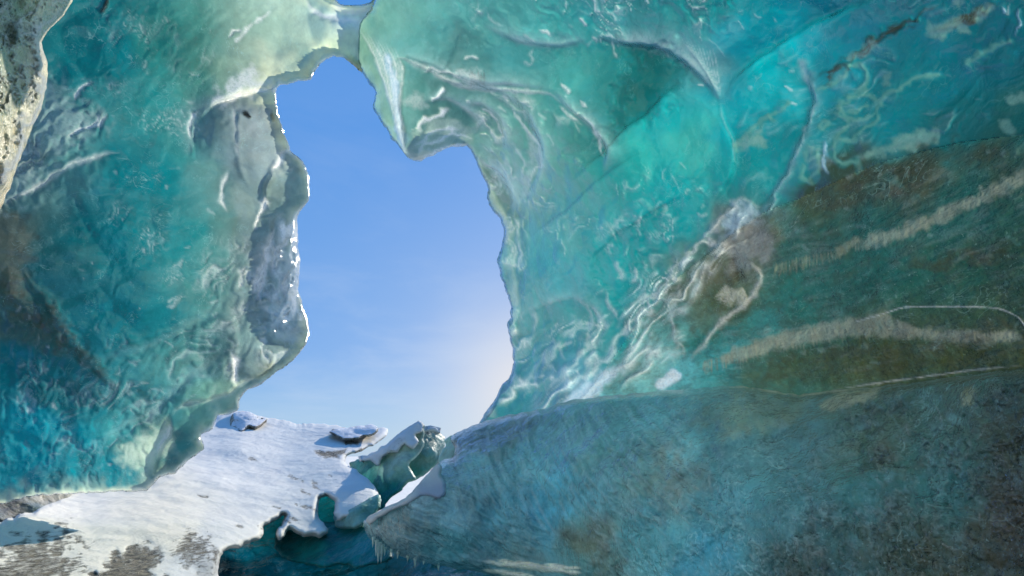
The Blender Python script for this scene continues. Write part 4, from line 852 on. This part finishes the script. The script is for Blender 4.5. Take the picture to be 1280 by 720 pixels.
bank_cols = [(300, 560, 250, 251, 255), (200, 640, 255, 252, 245), (100, 660, 250, 250, 250), (400, 600, 245, 248, 252), (240, 710, 225, 232, 245), (450, 600, 235, 240, 250)]
S = Sheet(bank_poly, bank_depth, bank_cols, step=1.8, curl=7, curl_d=.55, back=1.4, rough=2.2, seed=11)
S.relief(.13, .7, seed=51, octv=3)
S.blob([(-30, 720), (0, 690), (40, 672), (80, 662), (110, 680), (90, 700), (110, 730), (-30, 740)], dirt=.75, soft=18, rough=5)
S.blob([(110, 735), (130, 700), (165, 685), (200, 690), (195, 715), (215, 740)], dirt=.95, soft=9, rough=4, h=-.04)
S.blob([(215, 690), (235, 668), (260, 672), (268, 690), (240, 705)], dirt=.7, soft=9, rough=4)
S.blob([(245, 700), (272, 694), (278, 740), (240, 740)], (150, 160, 175), a=.6, dirt=.45, soft=8)
for x, y, w_ in ((318, 575, 10), (370, 597, 13), (392, 602, 8), (345, 633, 10), (300, 658, 10), (385, 617, 10), (378, 633, 12), (255, 620, 14), (360, 652, 8), (415, 596, 6), (330, 662, 8), (365, 647, 10), (388, 634, 10), (395, 609, 7)):
    S.ridge([(x - w_, y - 3), (x, y), (x + w_ * .8, y + 4)], 2.2, -.02, dirt=.6, rag=1.6)
for pts in ([(388, 562), (400, 566), (415, 568), (440, 560)], [(410, 543), (425, 540), (450, 540), (470, 538)], [(395, 565), (410, 570), (425, 568)], [(430, 556), (450, 552)], [(432, 570), (455, 565), (475, 556), (490, 545)]):
    S.ridge(pts, 3.4, -.1, dirt=1, rag=.8)
S.blob([(412, 545), (430, 541), (470, 537), (462, 547), (430, 550)], (225, 205, 165), a=.7, soft=3)
o = S.build([('snow_bank', M_snow, None, None)])[0]
tag(o, kind='structure')

# ------------------------------------------------------------------ ICE UNDER AND BEHIND THE SNOW
def small_sheet(name, poly, depth, cols, mat, parent=None, relief=.045, wf=3.2, step=1.4, curl=4, cd=.2, back=.7, seed=1, trans=.5, frostcap=None, part_label=None, f=None):
    s_ = Sheet(poly, depth, cols, step=step, curl=curl, curl_d=cd, back=back, rough=2.2, seed=seed)
    s_.relief(relief, 2.2, s_worley=relief * 1.5, wfreq=wf, seed=seed * 7)
    s_.trans[:] = trans
    if f: f(s_)
    return s_.build([(name, mat, None, part_label)], parent)[0]

teal = [(300, 690, 10, 105, 125), (350, 700, 5, 70, 90), (290, 715, 0, 35, 50), (400, 715, 0, 70, 90), (340, 660, 10, 85, 95), (380, 650, 10, 95, 105), (410, 640, 15, 100, 108), (500, 715, 15, 60, 75), (600, 720, 20, 70, 80)]
M_hol = ice_material('deep_blue_ice', gain=(2.2, 2.6, 2.6), gloss=1.0, rough=.25, scallop=1.0)
o = small_sheet('ice_hollow', [(262, 640), (300, 620), (440, 600), (480, 650), (640, 690), (760, 700), (760, 900), (262, 900)], [(262, 700, 7.4), (400, 610, 9.8), (400, 720, 7.0), (600, 720, 6.2), (300, 880, 5.0), (700, 880, 5)], teal, M_hol, seed=14, trans=.6, relief=.12, wf=1.2)
tag(o, 'dark teal ice hollow sunk beneath the edge of the snow bank', 'ice hollow')
def capf(pl, fr=.9):
    def f(s_):
        s_.blob(pl, frost=fr, soft=3)
    return f
def fracture(s_):
    s_.flecks([(345, 650), (490, 650), (490, 710), (345, 700)], 40, length=(8, 30), frost=(.05, .25), seed=61)
cE = [(350, 690, 15, 105, 115), (400, 690, 20, 125, 135), (440, 680, 25, 115, 128), (470, 680, 20, 125, 145), (480, 700, 10, 90, 110), (430, 705, 10, 100, 115)]
o = small_sheet('ice_block', [(343, 672), (346, 662), (360, 655), (400, 652), (430, 652), (455, 655), (470, 668), (490, 690), (488, 700), (465, 707), (440, 709), (425, 705), (412, 708), (392, 709), (372, 703), (352, 696), (343, 686)], [(345, 680, 7.5), (400, 655, 8.0), (400, 675, 7.3), (400, 700, 6.9), (485, 695, 6.3), (470, 668, 7.0), (440, 660, 7.6)], cE, M_small, seed=15, trans=.35, f=fracture)
tag(o, 'smooth teal ice block under the snow lobe, beside the icicle-hung nose', 'ice block')
# small block below snow tongue
o = small_sheet('ice_block', [(418, 650), (420, 640), (434, 636), (448, 630), (462, 622), (476, 620), (477, 634), (468, 646), (455, 656), (440, 664), (425, 662), (417, 658)], [(420, 655, 7.6), (440, 645, 7.4), (475, 625, 7.7), (450, 660, 7.2)], [(430, 655, 120, 165, 175), (460, 640, 95, 145, 150)], M_small, seed=16, trans=.35)
tag(o, 'small pale blue ice lump right under the snow tongue tip', 'ice block')
# leaning, snow-dusted block behind
t = thing('ice_block', survey(490, 600, 10), 'pointed ice block with snow-dusted crest standing against the sky', 'ice block')
def f1(s_):
    s_.ridge([(446, 560), (470, 566), (500, 545), (520, 530)], 3, -.1)
small_sheet('block_face', [(436, 580), (455, 572), (474, 562), (504, 540), (515, 532), (525, 527), (531, 533), (528, 546), (528, 560), (520, 573), (511, 580), (516, 588), (519, 596), (508, 606), (492, 622), (478, 636), (466, 640), (455, 620), (440, 596)],
    [(440, 585, 10.6), (475, 565, 10.2), (525, 530, 10.6), (525, 560, 10.2), (500, 580, 9.6), (480, 600, 9.7), (515, 600, 9.4), (480, 635, 9.2), (455, 600, 10)], [(490, 565, 150, 175, 180), (520, 545, 130, 155, 160), (500, 590, 110, 150, 155), (460, 590, 40, 110, 120), (480, 610, 15, 110, 120), (480, 632, 10, 100, 115), (500, 575, 95, 145, 150), (455, 580, 60, 120, 128)], M_small, t, seed=17, trans=.4, relief=.08, wf=1.6)
pass
cap = Sheet([(448, 577), (458, 570), (474, 560), (490, 549), (504, 537), (515, 531), (523, 527), (530, 531), (528, 540), (519, 545), (524, 552), (516, 562), (506, 556), (498, 566), (488, 566), (478, 572), (474, 582), (462, 576)], [(448, 577, 10.3), (474, 562, 9.95), (525, 530, 10.4), (515, 560, 9.9), (480, 575, 9.8)], [(480, 560, 235, 240, 248), (520, 535, 225, 230, 238)], step=1.4, curl=4, curl_d=.15, back=.15, rough=1.6, seed=18)
cap.relief(.03, 3, seed=8); cap.blob([(470, 575), (500, 545), (512, 548), (496, 562)], dirt=.35, soft=4); cap.build([('snow_cap', M_snow, None, None)], t)
t = thing('ice_block', survey(540, 590, 11.5), 'rounded grey-teal ice block right behind the pointed snowy one', 'ice block')
small_sheet('block_face', [(520, 560), (527, 540), (534, 537), (544, 536), (551, 543), (556, 550), (556, 562), (552, 572), (545, 580), (534, 590), (520, 600), (510, 590), (512, 576)], [(530, 540, 11.6), (550, 545, 11.8), (555, 565, 11.6), (520, 595, 11), (535, 565, 11)], [(535, 550, 125, 155, 160), (545, 545, 110, 140, 150), (520, 585, 40, 115, 120), (540, 570, 85, 130, 138), (530, 585, 60, 125, 130)], M_small, t, seed=19, trans=.4, relief=.08, wf=1.6)
cap = Sheet([(528, 541), (534, 536), (544, 534), (551, 542), (546, 541), (538, 539)], [(528, 541, 11.3), (551, 542, 11.5), (540, 535, 11.4)], [(540, 538, 220, 228, 240)], step=1.2, curl=2, curl_d=.08, back=.1, rough=.5, seed=20)
cap.build([('snow_cap', M_snow, None, None)], t)
o = small_sheet('ice_block', [(548, 580), (549, 568), (556, 560), (555, 550), (562, 546), (575, 548), (572, 562), (566, 575), (556, 590)], [(550, 575, 8.2), (560, 550, 8.4), (572, 560, 8), (556, 585, 8)], [(560, 555, 150, 180, 185), (552, 575, 130, 165, 172)], M_small, seed=21, trans=.4)
tag(o, 'small angular pale ice chunk wedged where the big dark block meets the sky', 'ice block')
# grey ice lump at far left
o = small_sheet('ice_lump', [(-60, 660), (-20, 632), (10, 624), (40, 616), (70, 612), (92, 612), (88, 622), (70, 634), (45, 646), (20, 656), (0, 668), (-60, 690)], [(-60, 660, 4.2), (0, 630, 5.2), (90, 615, 6.3), (40, 640, 5.4), (0, 660, 4.9)], [(20, 640, 90, 92, 98), (60, 622, 140, 140, 142), (10, 655, 80, 90, 100), (60, 635, 70, 95, 105)], M_small, seed=22, trans=.3, relief=.06)
tag(o, 'low grey ice lump between the left wall and the snow', 'ice lump')

# ------------------------------------------------------------------ ROCKS on the skyline
def rock(poly, depth, label, seed):
    depth = [(a, b, c - .45) for a, b, c in depth]
    s_ = Sheet(poly, depth, [(poly[0][0], poly[0][1], 150, 140, 115)], step=1.0, curl=4, curl_d=.35, back=.5, rough=1.6, seed=seed)
    s_.relief(.12, 1.6, seed=seed * 3, octv=5)
    o = s_.build([('rock_outcrop', M_rock, None, None)])[0]
    return tag(o, label, 'rock')
rock([(284, 541), (288, 524), (296, 515), (308, 514), (318, 517), (324, 524), (334, 524), (330, 530), (322, 536), (312, 535), (304, 541), (294, 543)], [(284, 541, 12.6), (300, 515, 13.7), (330, 526, 13.4), (304, 540, 12.4)], 'tan layered rock poking out of the snow crest near the left wall', 31)
rock([(411, 540), (425, 536), (440, 534), (466, 531), (473, 536), (468, 543), (450, 548), (430, 550), (420, 546)], [(411, 540, 12.8), (470, 533, 13.2), (430, 550, 12.3)], 'long tan rock slab under snow beside the pointed ice block', 32)

# ------------------------------------------------------------------ GROUND
gx, gy = np.meshgrid(np.r_[-1500, -400, np.linspace(-120, 120, 81), 400, 1500], np.r_[-1500, -300, np.linspace(-60, 160, 81), 400, 1500])
gz = fbm(np.stack([gx * .05, gy * .05, gx * 0], -1), 4, 70) * .5 - .6
gP = np.stack([gx, gy, gz], -1).reshape(-1, 3); n_ = gx.shape[1]
gf = np.array([(j * n_ + i, j * n_ + i + 1, (j + 1) * n_ + i + 1, (j + 1) * n_ + i) for j in range(gx.shape[0] - 1) for i in range(n_ - 1)])
near = np.exp(-(gP[:, 0] ** 2 + (gP[:, 1] - 3) ** 2) / 120)
gt = np.ones((len(gP), 3)) * (1 - near[:, None]) + near[:, None] * np.array([.15, .33, .38])
o = mesh_obj('ground', gP, gf, M_snow, None, {'tint': gt, 'aux': np.tile(np.array([0., .1, 0, 0]), (len(gP), 1))})
tag(o, kind='structure')

# ------------------------------------------------------------------ LIGHT
SUN_AZ, SUN_EL = math.radians(20), math.radians(30)     # azimuth to the right of +Y
sd = bpy.data.lights.new('sun', 'SUN'); sd.energy = 5.0; sd.angle = math.radians(.5); sd.color = (1.0, .91, .77)
so = bpy.data.objects.new('sun', sd); COL.objects.link(so)
so.rotation_euler = (math.radians(90) - SUN_EL, 0, math.pi - SUN_AZ)
so.location = (6, 20, 14)
w = bpy.data.worlds.new('World'); scene.world = w; w.use_nodes = True
nt = w.node_tree; nt.nodes.clear(); N = NT(nt)
sky = N.n('ShaderNodeTexSky', sky_type='NISHITA', sun_disc=False, sun_elevation=SUN_EL, sun_rotation=SUN_AZ, altitude=100, air_density=1.0, dust_density=.6, ozone_density=2.0)
gen = N.n('ShaderNodeTexCoord').outputs['Generated']
cn = N.ramp(N.noise(N.scale(gen, (1, 1, 3.5)), 2.2, 7, .6, .4), .45, .75)
upz = N.n('ShaderNodeSeparateXYZ', inp={0: gen}).outputs[2]
hz = N.ramp(upz, .0, .45, 1, 0)
cf = N.math('MULTIPLY', N.math('MULTIPLY', cn, hz), .35)
skc = N.mix(cf, sky.outputs[0], (9.0, 9.5, 10.0))
grad = N.mix(N.ramp(upz, .0, .22), (3.3, 5.7, 8.5), (1.5, 4.0, 8.7))
grad = N.mix(N.ramp(upz, .15, .75), grad, (.75, 3.2, 8.6))
skc = N.mix(.82, skc, grad)
gd = survey(665, 490, 1.0) - np.array([0, 0, CAMZ]); gd = gd / np.linalg.norm(gd)
dt = N.n('ShaderNodeVectorMath', operation='DOT_PRODUCT', inp={0: gen, 1: tuple(gd)}).outputs['Value']
dt = N.math('MAXIMUM', dt, 0.0)
glo = N.math('ADD', N.math('MULTIPLY', N.math('POWER', dt, 70.0), .72), N.math('MULTIPLY', N.math('POWER', dt, 10.0), .22))
skc = N.mix(glo, skc, (8.3, 8.2, 8.4))
skc = N.mix(N.math('MULTIPLY', N.math('MULTIPLY', cn, N.ramp(upz, .05, .7, 1, .15)), .28), skc, (6.6, 7.6, 9.0))
bg = N.n('ShaderNodeBackground', inp={0: skc, 1: .1}).outputs[0]
N.n('ShaderNodeOutputWorld', inp={0: bg})

scene.view_settings.view_transform = 'Standard'; scene.view_settings.look = 'None'
scene.view_settings.exposure = 0; scene.view_settings.gamma = 1
scene.cycles.max_bounces = 5; scene.cycles.diffuse_bounces = 3; scene.cycles.glossy_bounces = 2; scene.cycles.transmission_bounces = 3
scene.cycles.use_adaptive_sampling = True; scene.cycles.adaptive_threshold = .04
scene.cycles.use_denoising = True
scene.cycles.sample_clamp_indirect = 6
